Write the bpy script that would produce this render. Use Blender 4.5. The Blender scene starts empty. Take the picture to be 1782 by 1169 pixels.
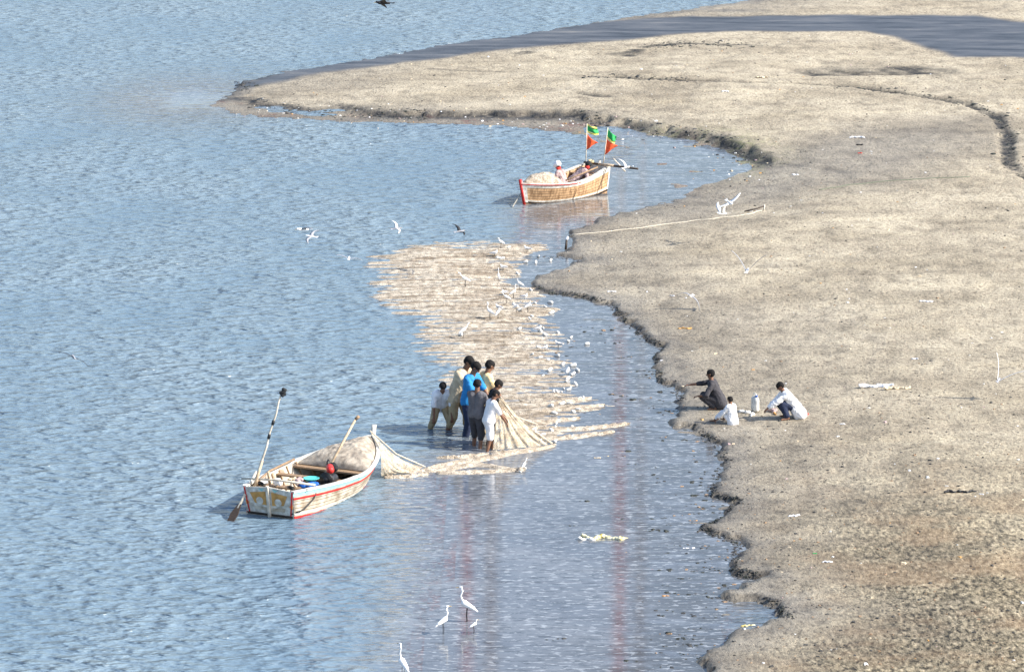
import bpy, bmesh, math, random
import numpy as np
from mathutils import Vector, Matrix, noise as mnoise
random.seed(7)
rng = np.random.RandomState(11)
R = math.radians
scene = bpy.context.scene
COL = scene.collection

# ------------------------------------------------------------------ camera, sky, sun
W0, H0 = 1782.0, 1169.0
FPX = 7300.0
CAMZ = 19.0
PITCH = math.atan((972 + H0 / 2) / FPX)
cam = bpy.data.cameras.new('camera')
camo = bpy.data.objects.new('camera', cam); COL.objects.link(camo)
cam.sensor_width = 36; cam.lens = 36 * FPX / W0
cam.clip_start = 1; cam.clip_end = 9000
camo.location = (0, 0, CAMZ); camo.rotation_euler = (math.pi / 2 - PITCH, 0, 0)
scene.camera = camo

SUN_EL, SUN_AZ = 38.0, -12.0          # azimuth measured from +x towards +y
world = bpy.data.worlds.new("World"); scene.world = world
world.use_nodes = True
wn = world.node_tree
sky = wn.nodes.new('ShaderNodeTexSky'); sky.sky_type = 'NISHITA'; sky.sun_disc = False
sky.sun_elevation = R(SUN_EL); sky.sun_rotation = R(90 - SUN_AZ)
sky.air_density = 1.0; sky.dust_density = 2.0; sky.ozone_density = 1.5
wn.links.new(sky.outputs[0], wn.nodes['Background'].inputs[0])
wn.nodes['Background'].inputs[1].default_value = 0.14
sl = bpy.data.lights.new('sun', 'SUN'); sl.energy = 4.3; sl.angle = R(0.5); sl.color = (1.0, 0.95, 0.87)
so = bpy.data.objects.new('sun', sl); COL.objects.link(so)
sd = Vector((math.cos(R(SUN_EL)) * math.cos(R(SUN_AZ)), math.cos(R(SUN_EL)) * math.sin(R(SUN_AZ)), math.sin(R(SUN_EL))))
so.rotation_euler = sd.to_track_quat('Z', 'Y').to_euler()
so.location = (40, 60, 60)
scene.view_settings.view_transform = 'Standard'
scene.view_settings.look = 'None'
scene.view_settings.gamma = 1
scene.view_settings.exposure = 0.88

def at(px, py, z=0.0):
    """point of the horizontal plane z seen at photograph pixel px, py"""
    d = Vector(((px - W0 / 2) / FPX, -(py - H0 / 2) / FPX, -1.0))
    d = Matrix.Rotation(math.pi / 2 - PITCH, 3, 'X') @ d
    k = (z - CAMZ) / d.z
    return Vector((d.x * k, d.y * k, z))

# ------------------------------------------------------------------ materials
def new_mat(name, col=(.5, .5, .5), rough=.7, var=.25, scale=12.0, bump=.3, bscale=40.0, col2=None, spec=.4, metal=0, coords='Object', stretch=None, bdist=.01):
    m = bpy.data.materials.new(name); m.use_nodes = True
    nt = m.node_tree; b = nt.nodes['Principled BSDF']
    b.inputs['Roughness'].default_value = rough
    b.inputs['Specular IOR Level'].default_value = spec
    b.inputs['Metallic'].default_value = metal
    tc = nt.nodes.new('ShaderNodeTexCoord')
    mp = nt.nodes.new('ShaderNodeMapping')
    nt.links.new(tc.outputs[coords], mp.inputs[0])
    if stretch: mp.inputs['Scale'].default_value = stretch
    n = nt.nodes.new('ShaderNodeTexNoise'); n.inputs['Scale'].default_value = scale; n.inputs['Detail'].default_value = 6
    nt.links.new(mp.outputs[0], n.inputs['Vector'])
    r = nt.nodes.new('ShaderNodeValToRGB')
    c = Vector(col)
    lo = c * (1 - var); hi = Vector(col2) if col2 else c * (1 + var * .6)
    r.color_ramp.elements[0].position = .32; r.color_ramp.elements[1].position = .66
    r.color_ramp.elements[0].color = (*lo, 1); r.color_ramp.elements[1].color = (*[min(1, v) for v in hi], 1)
    nt.links.new(n.outputs[0], r.inputs[0]); nt.links.new(r.outputs[0], b.inputs['Base Color'])
    if bump > 0:
        n2 = nt.nodes.new('ShaderNodeTexNoise'); n2.inputs['Scale'].default_value = bscale; n2.inputs['Detail'].default_value = 4
        nt.links.new(mp.outputs[0], n2.inputs['Vector'])
        bp = nt.nodes.new('ShaderNodeBump'); bp.inputs['Strength'].default_value = bump; bp.inputs['Distance'].default_value = bdist
        nt.links.new(n2.outputs[0], bp.inputs['Height']); nt.links.new(bp.outputs[0], b.inputs['Normal'])
    return m

M = {}
M['skin'] = new_mat('skin', (.20, .10, .06), .55, .15, 20, .05)
M['hair'] = new_mat('black_hair', (.006, .005, .005), .9, .3, 60, .4, 120)
M['white_cloth'] = new_mat('white_cloth', (.80, .80, .82), .85, .10, 9, .7, 14, bdist=.03)
M['cream_cloth'] = new_mat('cream_cloth', (.60, .49, .34), .85, .18, 9, .7, 14, bdist=.03)
M['yellow_cloth'] = new_mat('yellow_cloth', (.74, .56, .30), .85, .12, 9, .7, 14, bdist=.03)
M['blue_cloth'] = new_mat('blue_cloth', (.02, .22, .52), .8, .2, 9, .6, 14, bdist=.03)
M['navy_cloth'] = new_mat('navy_cloth', (.02, .03, .07), .85, .2, 9, .6, 14, bdist=.03)
M['grey_cloth'] = new_mat('grey_cloth', (.13, .125, .135), .9, .2, 9, .7, 14, bdist=.03)
M['charcoal_cloth'] = new_mat('charcoal_cloth', (.05, .048, .055), .9, .25, 9, .7, 14, bdist=.03)
M['black_cloth'] = new_mat('black_cloth', (.018, .02, .022), .9, .25, 9, .5, 14, bdist=.03)
M['khaki_cloth'] = new_mat('khaki_cloth', (.42, .32, .19), .9, .2, 9, .7, 14, bdist=.03)
M['pink_cloth'] = new_mat('pinkish_grey_cloth', (.42, .31, .30), .9, .25, 12, .8, 14, bdist=.03)
M['red_cloth'] = new_mat('red_cloth', (.60, .04, .03), .85, .2, 9, .6, 14, bdist=.03)
M['orange_flag'] = new_mat('orange_red_flag', (.78, .10, .03), .8, .15, 9, .6, 14, bdist=.03)
M['green_flag'] = new_mat('green_flag', (.03, .36, .10), .8, .2, 9, .6, 14, bdist=.03)
M['yellow_flag'] = new_mat('yellow_flag', (.75, .68, .15), .8, .15, 9, .6, 14, bdist=.03)
M['white_paint'] = new_mat('weathered_white_paint', (.40, .31, .21), .65, .30, 6, .6, 50, col2=(.66, .60, .49))
M['seam'] = new_mat('plank_seam_grime', (.16, .11, .07), .8, .4, 9, .4)
M['clean_white'] = new_mat('white_painted_band', (.50, .46, .38), .55, .20, 11, .3, 60, col2=(.76, .74, .68))
M['red_paint'] = new_mat('red_paint', (.58, .03, .025), .5, .35, 14, .3, 60)
M['turq_paint'] = new_mat('turquoise_paint', (.30, .58, .56), .55, .2, 12, .3, 60)
M['brown_panel'] = new_mat('brown_varnished_planks', (.44, .25, .12), .55, .4, 9, .4, 30, col2=(.66, .42, .23), stretch=(2.2, 1, .6))
M['brown_paint'] = new_mat('ochre_panel_paint', (.56, .30, .09), .55, .3, 9, .4, 40)
M['orange_paint'] = new_mat('orange_paint', (.75, .28, .04), .5, .2, 9, .3, 60)
M['dark_wood'] = new_mat('dark_wet_wood', (.05, .035, .025), .5, .4, 10, .5, 40, stretch=(1, 6, 6))
M['wood'] = new_mat('bare_wood', (.30, .20, .12), .7, .3, 10, .5, 40, stretch=(1, 6, 6))
M['pale_wood'] = new_mat('pale_pole_wood', (.56, .42, .28), .7, .35, 14, .4, 40)
M['bamboo'] = new_mat('whitish_bamboo', (.62, .56, .46), .6, .35, 10, .3, 40)
M['black'] = new_mat('black_rubbery', (.012, .012, .013), .45, .3, 20, .4, 60)
M['metal'] = new_mat('greasy_metal', (.06, .06, .065), .4, .4, 20, .3, 60, metal=.6)
M['plastic_white'] = new_mat('white_plastic', (.66, .65, .61), .45, .20, 14, .1, 30)
M['plastic_blue'] = new_mat('blue_plastic', (.02, .12, .48), .4, .2, 8, .5, 14, bdist=.03)
M['plastic_turq'] = new_mat('turquoise_plastic', (.10, .55, .52), .4, .15, 8, .4, 14, bdist=.02)
M['plastic_orange'] = new_mat('orange_plastic', (.52, .27, .08), .5, .35, 8, .1, 30)
M['plastic_yellow'] = new_mat('yellow_plastic', (.72, .55, .04), .4, .35, 12, .8, 18, col2=(.8, .78, .6), bdist=.03)
M['bird_white'] = new_mat('white_feathers', (.84, .84, .83), .75, .06, 30, .3, 70)
M['bird_grey'] = new_mat('grey_feathers', (.30, .31, .34), .75, .2, 30, .3, 70)
M['bird_dark'] = new_mat('dark_feathers', (.025, .025, .028), .7, .3, 30, .3, 70)
M['beak'] = new_mat('yellow_beak', (.55, .33, .03), .5, .2, 30, .1)
M['rope'] = new_mat('pale_rope', (.60, .55, .45), .9, .25, 40, .6, 90)
M['green_rope'] = new_mat('dull_green_rope', (.16, .20, .14), .9, .25, 40, .6, 90)
M['mud'] = new_mat('wet_mud_clod', (.045, .043, .040), .6, .4, 9, .8, 24, bdist=.03)
M['weed'] = new_mat('dark_weed', (.03, .035, .028), .7, .5, 18, 1, 30, bdist=.03)
M['crane_red'] = new_mat('crane_red_paint', (.50, .01, .02), .5, .2, 2, .2)
M['crane_dark'] = new_mat('crane_dark_paint', (.09, .02, .02), .5, .2, 2, .2)
M['crane_sky_tone'] = new_mat('crane_sky_tone_paint', (.7, .7, .7), .5, .1, 2, .2)

def net_material(name, c1, c2, alpha):
    m = new_mat(name, c1, .9, .3, 8, 1, 70, col2=c2, bdist=.012)
    nt = m.node_tree; b = nt.nodes['Principled BSDF']
    tc = nt.nodes.new('ShaderNodeTexCoord')
    n = nt.nodes.new('ShaderNodeTexNoise'); n.inputs['Scale'].default_value = 55; n.inputs['Detail'].default_value = 2
    nt.links.new(tc.outputs['Object'], n.inputs['Vector'])
    mr = nt.nodes.new('ShaderNodeMapRange'); mr.inputs[1].default_value = .38; mr.inputs[2].default_value = .55
    mr.inputs[3].default_value = alpha; mr.inputs[4].default_value = 1
    nt.links.new(n.outputs[0], mr.inputs[0]); nt.links.new(mr.outputs[0], b.inputs['Alpha'])
    return m
def streaks(m, sc, dark, lo=.40, hi=.56):
    nt = m.node_tree; b = nt.nodes['Principled BSDF']; src = b.inputs['Base Color'].links[0].from_socket
    g_ = nt.nodes.new('ShaderNodeNewGeometry'); mp = nt.nodes.new('ShaderNodeMapping'); mp.inputs['Scale'].default_value = sc
    nt.links.new(g_.outputs['Position'], mp.inputs[0]); n = nt.nodes.new('ShaderNodeTexNoise'); n.inputs['Scale'].default_value = 1; n.inputs['Detail'].default_value = 4; n.inputs['Roughness'].default_value = .6
    nt.links.new(mp.outputs[0], n.inputs['Vector']); r = nt.nodes.new('ShaderNodeValToRGB'); r.color_ramp.elements[0].position = lo; r.color_ramp.elements[1].position = hi
    r.color_ramp.elements[0].color = (*dark, 1); r.color_ramp.elements[1].color = (1, 1, 1, 1); nt.links.new(n.outputs[0], r.inputs[0])
    mx = nt.nodes.new('ShaderNodeMix'); mx.data_type = 'RGBA'; mx.blend_type = 'MULTIPLY'; mx.inputs[0].default_value = 1
    nt.links.new(src, mx.inputs[6]); nt.links.new(r.outputs[0], mx.inputs[7]); nt.links.new(mx.outputs[2], b.inputs['Base Color'])
M['net_float'] = net_material('wet_floating_net', (.46, .385, .29), (.70, .62, .50), .36)
streaks(M['net_float'], (.7, 9, 1), (.55, .50, .45))
M['net'] = net_material('beige_fishing_net', (.44, .35, .25), (.70, .61, .49), .30)
M['net_sheer'] = net_material('sheer_fishing_net', (.44, .35, .24), (.70, .60, .44), .12)
M['net_pile'] = net_material('heaped_grey_net', (.30, .25, .20), (.48, .42, .34), .9)

# ------------------------------------------------------------------ object helpers
def tag(o, label=None, cat=None, group=None, kind=None):
    if label: o['label'] = label
    if cat: o['category'] = cat
    if group: o['group'] = group
    if kind: o['kind'] = kind
    return o
def empty(name, loc=(0, 0, 0), rz=0, label=None, cat=None, group=None):
    o = bpy.data.objects.new(name, None); COL.objects.link(o)
    o.location = loc; o.rotation_euler = (0, 0, rz); o.empty_display_size = .2
    return tag(o, label, cat, group)
def obj_from_mesh(name, me, mat, parent=None, smooth=True):
    o = bpy.data.objects.new(name, me); COL.objects.link(o)
    me.materials.clear(); me.materials.append(mat)
    if smooth: me.polygons.foreach_set('use_smooth', [True] * len(me.polygons))
    if parent: o.parent = parent
    return o
def obj(name, bm, mat, parent=None, smooth=True):
    bmesh.ops.recalc_face_normals(bm, faces=bm.faces)
    me = bpy.data.meshes.new(name); bm.to_mesh(me); bm.free()
    return obj_from_mesh(name, me, mat, parent, smooth)
def copy_tree(o, parent=None):
    c = o.copy(); COL.objects.link(c); c.parent = parent
    for ch in list(o.children): copy_tree(ch, c)
    return c

def cap(bm, p0, p1, r0, r1=None, n=12, rings=4, squash=None):
    """tapered capsule"""
    if r1 is None: r1 = r0
    p0 = Vector(p0); p1 = Vector(p1)
    ax = p1 - p0; L = ax.length
    if L < 1e-6: ax = Vector((0, 0, 1)); L = 1e-6
    q = ax.to_track_quat('Z', 'Y').to_matrix()
    prof = []
    for i in range(rings + 1):
        a = math.pi / 2 * i / rings
        prof.append((-r0 * math.cos(a), r0 * math.sin(a)))
    for i in range(rings + 1):
        a = math.pi / 2 * i / rings
        prof.append((L + r1 * math.sin(a), r1 * math.cos(a)))
    vs = []
    for z, r in prof:
        if r < 1e-5: vs.append([bm.verts.new(p0 + q @ Vector((0, 0, z)))])
        else:
            ring = []
            for k in range(n):
                a = 2 * math.pi * k / n
                v = Vector((r * math.cos(a), r * math.sin(a), z))
                ring.append(bm.verts.new(p0 + q @ v))
            vs.append(ring)
    for a, b in zip(vs, vs[1:]):
        if len(a) == 1 and len(b) > 1:
            for k in range(n): bm.faces.new((a[0], b[(k + 1) % n], b[k]))
        elif len(b) == 1 and len(a) > 1:
            for k in range(n): bm.faces.new((a[k], a[(k + 1) % n], b[0]))
        elif len(a) > 1:
            for k in range(n): bm.faces.new((a[k], a[(k + 1) % n], b[(k + 1) % n], b[k]))
    return bm

def tube(bm, pts, rad, n=8, closed_ends=True):
    pts = [Vector(p) for p in pts]
    if not isinstance(rad, (list, tuple)): rad = [rad] * len(pts)
    rings = []
    for i, p in enumerate(pts):
        d = (pts[min(i + 1, len(pts) - 1)] - pts[max(i - 1, 0)])
        q = d.to_track_quat('Z', 'Y').to_matrix()
        rings.append([bm.verts.new(p + q @ Vector((rad[i] * math.cos(2 * math.pi * k / n), rad[i] * math.sin(2 * math.pi * k / n), 0))) for k in range(n)])
    for a, b in zip(rings, rings[1:]):
        for k in range(n): bm.faces.new((a[k], a[(k + 1) % n], b[(k + 1) % n], b[k]))
    if closed_ends:
        bm.faces.new(rings[0][::-1]); bm.faces.new(rings[-1])
    return bm

def box(bm, c, s, rot=None):
    c = Vector(c); hx, hy, hz = s[0] / 2, s[1] / 2, s[2] / 2
    vs = []
    for x in (-hx, hx):
        for y in (-hy, hy):
            for z in (-hz, hz):
                v = Vector((x, y, z))
                if rot is not None: v = rot @ v
                vs.append(bm.verts.new(c + v))
    for f in ((0, 1, 3, 2), (4, 6, 7, 5), (0, 4, 5, 1), (2, 3, 7, 6), (0, 2, 6, 4), (1, 5, 7, 3)):
        bm.faces.new([vs[i] for i in f])
    return bm

def remeshed(name, bm, voxel, mat, parent=None, smooth=3, lump=0.0, lumpscale=8.0):
    me = bpy.data.meshes.new('tmp'); bm.to_mesh(me); bm.free()
    o = bpy.data.objects.new('tmp', me); COL.objects.link(o)
    md = o.modifiers.new('r', 'REMESH'); md.mode = 'VOXEL'; md.voxel_size = voxel
    if smooth:
        s = o.modifiers.new('s', 'SMOOTH'); s.iterations = smooth; s.factor = .5
    dg = bpy.context.evaluated_depsgraph_get()
    me2 = bpy.data.meshes.new_from_object(o.evaluated_get(dg))
    bpy.data.objects.remove(o); bpy.data.meshes.remove(me)
    me2.name = name
    if lump:
        for v in me2.vertices:
            n = mnoise.noise_vector(v.co * lumpscale) + .5 * mnoise.noise_vector(v.co * lumpscale * 2.3)
            v.co += n * lump
    return obj_from_mesh(name, me2, mat, parent)

# ------------------------------------------------------------------ numpy noise
def vnoise(x, y, seed=0):
    xi = np.floor(x).astype(np.int64); yi = np.floor(y).astype(np.int64)
    xf = x - xi; yf = y - yi
    u = xf * xf * (3 - 2 * xf); v = yf * yf * (3 - 2 * yf)
    def h(a, b):
        n = (a * 374761393 + b * 668265263 + seed * 974634777) & 0x7fffffff
        n = ((n ^ (n >> 13)) * 1274126177) & 0x7fffffff
        n = (n ^ (n >> 16)) & 0xffff
        return n / 32767.5 - 1
    return (h(xi, yi) * (1 - u) + h(xi + 1, yi) * u) * (1 - v) + (h(xi, yi + 1) * (1 - u) + h(xi + 1, yi + 1) * u) * v
def fbm(x, y, oct=4, seed=0):
    s = 0; a = 1; t = 0
    for o in range(oct):
        s = s + a * vnoise(x * 2 ** o + 17.3 * o, y * 2 ** o - 9.1 * o, seed + o); t += a; a *= .5
    return s / t
def seg_dist(X, Y, poly, closed=False):
    P = [(p.x, p.y) for p in poly]
    if closed: P = P + [P[0]]
    d = np.full(X.shape, 1e9)
    for (ax, ay), (bx, by) in zip(P, P[1:]):
        vx, vy = bx - ax, by - ay
        t = np.clip(((X - ax) * vx + (Y - ay) * vy) / (vx * vx + vy * vy + 1e-12), 0, 1)
        d = np.minimum(d, (X - ax - t * vx) ** 2 + (Y - ay - t * vy) ** 2)
    return np.sqrt(d)
def inside(X, Y, poly):
    P = [(p.x, p.y) for p in poly]
    c = np.zeros(X.shape, bool)
    j = len(P) - 1
    for i in range(len(P)):
        xi, yi = P[i]; xj, yj = P[j]
        cond = ((yi > Y) != (yj > Y))
        xx = (xj - xi) * (Y - yi) / (yj - yi + 1e-12) + xi
        c ^= cond & (X < xx)
        j = i
    return c
def sdist(X, Y, poly):
    d = seg_dist(X, Y, poly, True)
    return np.where(inside(X, Y, poly), d, -d)
def sstep(a, b, x):
    t = np.clip((x - a) / (b - a), 0, 1); return t * t * (3 - 2 * t)
def px_poly(pts): return [at(*p) for p in pts]

# ------------------------------------------------------------------ terrain outlines (traced on the ground plane)
LAND = px_poly([(1190, 1300), (1205, 1200), (1225, 1150), (1262, 1112), (1310, 1094), (1362, 1074), (1335, 1052), (1285, 1046), (1262, 1038),
    (1290, 1026), (1322, 1006), (1282, 1000), (1274, 966), (1287, 946), (1252, 936), (1222, 920), (1250, 905), (1288, 876), (1240, 863),
    (1238, 842), (1262, 806), (1246, 770), (1206, 745), (1180, 742), (1165, 734), (1172, 722), (1186, 708), (1178, 682), (1147, 662), (1137, 626),
    (1150, 607), (1110, 582), (1080, 551), (1062, 531), (1012, 517), (966, 512), (916, 497), (940, 482), (985, 466), (1010, 455),
    (975, 443), (984, 425), (992, 405), (1060, 376), (1150, 356), (1190, 343), (1168, 322), (1148, 300), (1140, 285), (1100, 262), (1000, 232), (880, 220),
    (700, 215), (560, 210), (440, 203), (395, 195), (372, 184), (378, 174), (392, 166), (400, 160), (425, 143), (500, 125), (640, 104),
    (780, 78), (900, 62), (1040, 38), (1200, 15), (1300, 2), (1420, -22), (1700, -60)])
LAND = LAND + [Vector((70, 420, 0)), Vector((400, 900, 0)), Vector((3500, 4000, 0)), Vector((3500, -500, 0)), Vector((8, -400, 0)), Vector((5.0, 40, 0))]
UPPER = px_poly([(410, 172), (440, 182), (500, 190), (540, 196), (600, 190), (655, 203), (760, 204), (880, 204), (1000, 206), (1060, 219), (1130, 232), (1200, 240),
    (1262, 258), (1330, 287), (1400, 296), (1500, 290), (1650, 300), (1900, 330), (1900, 110), (1664, 100), (1560, 66), (1500, 57), (1300, 55), (1180, 62),
    (1090, 73), (960, 82), (880, 89), (700, 110), (560, 131), (430, 158)])
CHAN = px_poly([(405, 149), (500, 122), (640, 100), (780, 74), (890, 60), (1037, 39), (1180, 31), (1500, 28), (1700, 28), (1782, 40), (1950, 60), (1950, 105), (1664, 100),
    (1620, 85), (1560, 65), (1500, 56), (1300, 54), (1180, 61), (1090, 71), (960, 80), (880, 88), (700, 109), (560, 129), (430, 157)])
CUTS = [  # (polyline, width m, strength)
    ([(1025, 143), (1100, 149), (1200, 155)], .30, 1.0), ([(1200, 155), (1290, 159), (1380, 162), (1450, 165)], .16, .6),
    ([(1450, 165), (1560, 178), (1640, 190), (1700, 206)], .34, 1.0), ([(1700, 206), (1740, 225), (1755, 255), (1752, 292), (1775, 322), (1800, 330)], .34, 1.0),
    ([(1070, 97), (1090, 98), (1105, 90), (1095, 101)], .6, 1.0), ([(1120, 84), (1190, 78), (1310, 84)], .45, .8),
    ([(1660, 137), (1720, 140), (1790, 152)], .3, .7), ([(1460, 134), (1520, 132), (1590, 130)], 2.6, 1.0),
    ([(1015, 172), (1060, 180)], .4, .8), ([(750, 122), (870, 130)], .2, .5), ([(905, 95), (920, 92)], .5, .8),
    ([(945, 446), (975, 448), (1010, 457)], .22, 1.0), ([(985, 425), (982, 440)], .2, 1.0),
    ([(1330, 287), (1400, 300), (1480, 312)], .25, .25)]

def axis(dense0, dense1, step, far0, far1, grow=1.25):
    a = list(np.arange(dense0, dense1 + step / 2, step))
    s = step; x = a[-1]
    while x < far1: s *= grow; x += s; a.append(x)
    s = step; x = a[0]; b = []
    while x > far0: s *= grow; x -= s; b.append(x)
    return np.array(b[::-1] + a)

def grid_mesh(name, xs, ys, Z, attrs):
    nx, ny = len(xs), len(ys)
    X, Y = np.meshgrid(xs, ys)
    co = np.stack([X, Y, Z], -1).reshape(-1, 3).astype(np.float32)
    i = np.arange(nx * ny).reshape(ny, nx)
    q = np.stack([i[:-1, :-1], i[:-1, 1:], i[1:, 1:], i[1:, :-1]], -1).reshape(-1, 4)
    me = bpy.data.meshes.new(name)
    me.vertices.add(len(co)); me.vertices.foreach_set('co', co.ravel())
    me.loops.add(q.size); me.loops.foreach_set('vertex_index', q.ravel().astype(np.int32))
    me.polygons.add(len(q)); me.polygons.foreach_set('loop_start', (np.arange(len(q)) * 4).astype(np.int32))
    me.polygons.foreach_set('loop_total', np.full(len(q), 4, np.int32))
    me.update(calc_edges=True)
    for k, a in attrs.items():
        at_ = me.attributes.new(k, 'FLOAT', 'POINT'); at_.data.foreach_set('value', a.ravel().astype(np.float32))
    return me

xs = axis(-21, 23, .085, -4000, 4000)
ys = axis(58, 152, .15, -900, 6000)
X, Y = np.meshgrid(xs, ys)
rag = .12 * fbm(X * 1.1, Y * .8, 3, 3) + .13 * vnoise(X * 3.2, Y * 2.6, 9) + .11 * vnoise(X * 7, Y * 5, 10)
dL = sdist(X, Y, LAND) + rag
dU = sdist(X, Y, UPPER) + rag * 1.3
dC = sdist(X, Y, CHAN) + .25 + .35 * fbm(X * .8, Y * .25, 3, 5)
scarp = (.060 + .030 * vnoise(X * .5, Y * .35, 21)) 
bars = fbm(X * .55 + 9, Y * 1.0, 4, 44)
Zt = np.where(dL < 0, np.maximum(-.03 + np.maximum(-.6, dL * .10), (-.034 + .075 * bars + .016 * dL) * (dL > -4.5) * (Y < at(900, 420).y) - (dL <= -4.5) - (Y >= at(900, 420).y)), 0)
low = .012 + .010 * np.clip(dL, 0, 3)
# lower shore: real little erosion step; upper lee shore: flat wet mud, then a step
P300 = at(1200, 350).y
upmask = sstep(P300 - 3, P300 + 1, Y) * (1 - sstep(0, .01, -dL))
step_low = scarp * 1.15 * sstep(-.02, .09, dL) + .018 * np.clip(dL, 0, 25)
step_up = .012 + .012 * np.clip(dL, 0, 3) + (.15 + .08 * vnoise(X * .4, Y * .3, 8)) * sstep(0, .30, dU + .25 * vnoise(X * 2.5, Y * 1.8, 12)) + .012 * np.clip(dU, 0, 20)
step_up = np.where(dU < 0, .012 + .012 * np.clip(dL, 0, 3) + np.where(Y < at(1400, 300).y, 0, 0), step_up)
step_up = step_up * (.12 + .88 * sstep(0, 12, -dC))
lowm = 1 - sstep(P300 - 4, P300, Y)
# right of the lee flat the lower sand simply continues
east = sstep(at(1290, 300).x, at(1420, 300).x, X) * (Y < at(1400, 150).y)
Zland = lowm * step_low + (1 - lowm) * step_up
Zland = Zland * (1 - east) + east * (.1 + .018 * np.clip(dL, 0, 14) + .02)
Zland = np.where(Y > at(900, 95).y, Zland, Zland)
und = .035 * fbm(X * .35, Y * .3, 4, 31) + .012 * fbm(X * 2.2, Y * 1.6, 3, 32)
Zt = np.where(dL > 0, Zland + und * sstep(.1, 1.5, dL), Zt)
cutmap = np.zeros_like(X)
for pl, w, s in CUTS:
    poly = px_poly(pl)
    wob = .25 * fbm(X * 1.3, Y * .9, 3, 41)
    w = max(w * .72, .20); d = np.abs(seg_dist(X + wob * .5, Y + wob * .7, poly) + .10 * vnoise(X * 5, Y * 4, 77) * min(1, w * 2))
    m = (1 - sstep(w * .35, w, d)) * s
    m = m * np.clip(.95 + .9 * fbm(X * 1.7, Y * 1.3, 2, 60), 0, 1)
    cutmap = np.maximum(cutmap, m)
Zt = Zt - cutmap * .07 * (Zt > .1)
chan = sstep(-.15, .5, dC)
Zt = np.where(dL > 0, Zt * (1 - chan) + chan * (.02 + .004 * fbm(X, Y, 2, 90)), Zt)
Zt = np.where((dL > .5) & (Y > at(900, 170).y) & (chan < .5), np.maximum(Zt, .022), Zt)
# attributes
LEE = px_poly([(380, 176), (440, 182), (540, 196), (655, 203), (880, 204), (1000, 206), (1060, 219), (1200, 240), (1262, 258), (1325, 284), (1290, 300),
    (1230, 322), (1150, 350), (1110, 345), (1145, 300), (1100, 262), (1000, 232), (880, 220), (700, 215), (560, 210), (440, 203), (340, 190)])
dE = sdist(X, Y, LEE) + .25 * fbm(X * .9, Y * .7, 3, 15)
lee = sstep(-.5, .4, dE)
pool = lee * sstep(at(980, 230).x, at(1090, 260).x, X)
Zt = np.where(dL > 0, Zt * (1 - pool) + pool * (-.022 + .05 * fbm(X * .8, Y * .9, 4, 46)), Zt)
wet = 1 - sstep(.15, 1.6 + .8 * fbm(X * .5, Y * .4, 3, 55), dL)
leeflat = lee
wet = np.maximum(wet, .9 * lee)
wet = np.maximum(wet, .55 * (1 - sstep(1.0, 5.0, dL + 1.5 * fbm(X * .25, Y * .2, 3, 19))))
for c_, w_, a_ in ((1.3, .10, .45), (2.6, .07, .35), (4.3, .12, .4), (6.2, .08, .3), (9.0, .10, .35), (12.5, .12, .3)):
    tl = dL + .9 * fbm(X * .22, Y * .16, 4, int(c_ * 10)) * (1 + c_ * .2)
    wet = np.maximum(wet, a_ * np.exp(-((tl - c_) / w_) ** 2) * np.clip(.4 + 1.5 * fbm(X * .3, Y * .3, 2, 66), 0, 1) * (dL > .6))
DAMP = px_poly([(985, 430), (1130, 335), (1330, 285), (1520, 240), (1700, 228), (1600, 290), (1480, 325), (1250, 378), (1060, 400)])
wet = np.maximum(wet, .80 * sstep(-3, 1.2, sdist(X, Y, DAMP) + 1.2 * fbm(X * .3, Y * .25, 4, 99)))
wet = np.where(dL < 0, 1, wet)
wet = np.clip(wet, 0, 1)
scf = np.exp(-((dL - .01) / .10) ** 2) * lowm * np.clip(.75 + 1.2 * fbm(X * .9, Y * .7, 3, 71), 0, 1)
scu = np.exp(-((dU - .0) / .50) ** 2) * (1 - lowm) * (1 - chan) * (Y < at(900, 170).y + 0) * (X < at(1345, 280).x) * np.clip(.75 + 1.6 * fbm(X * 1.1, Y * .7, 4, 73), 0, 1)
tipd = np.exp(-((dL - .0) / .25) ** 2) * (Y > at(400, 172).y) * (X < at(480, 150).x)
dark = np.clip(np.maximum.reduce([cutmap, scf, scu * 1.0, tipd]), 0, 1)  # wet dark mud and scarp-face shade, both put into the colour
prints = np.zeros_like(X)
TRAILS = [[(1290, 735), (1420, 800), (1560, 900), (1700, 1060)], [(1390, 730), (1520, 690), (1700, 640), (1790, 600)], [(1250, 700), (1200, 620), (1130, 520), (1040, 450)], [(1330, 700), (1400, 600), (1440, 480), (1400, 380), (1330, 370)],
    [(1240, 800), (1330, 900), (1390, 1010), (1450, 1160)], [(1300, 330), (1400, 270), (1500, 220), (1560, 150)], [(900, 160), (1100, 180), (1300, 200)], [(1600, 480), (1500, 560), (1420, 690)]]
for tr in TRAILS:
    P = px_poly(tr); k_ = 0
    for a, b in zip(P, P[1:]):
        n_ = max(2, int((b - a).length / .36)); dn = (b - a).normalized(); pn = Vector((-dn.y, dn.x, 0))
        for i in range(n_):
            k_ += 1
            q = a.lerp(b, i / n_) + pn * (.11 * (1 if k_ % 2 else -1) + .35 * math.sin(k_ * .21)); i0 = int(np.searchsorted(xs, q.x)); j0 = int(np.searchsorted(ys, q.y))
            sl_ = (slice(max(0, j0 - 2), j0 + 3), slice(max(0, i0 - 3), i0 + 4))
            prints[sl_] = np.maximum(prints[sl_], np.exp(-(((X[sl_] - q.x) / .09) ** 2 + ((Y[sl_] - q.y) / .13) ** 2)))
Zt = Zt - .022 * prints * (Zt > .06)
dark = np.maximum(dark, .30 * prints * (Zt > .05))
debris = leeflat * np.clip(.2 + 1.8 * fbm(X * .9, Y * .9, 3, 87), 0, 1)
algae = np.exp(-(((X - at(1270, 275).x) / 1.3) ** 2 + ((Y - at(1270, 275).y) / 2.6) ** 2))
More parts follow.
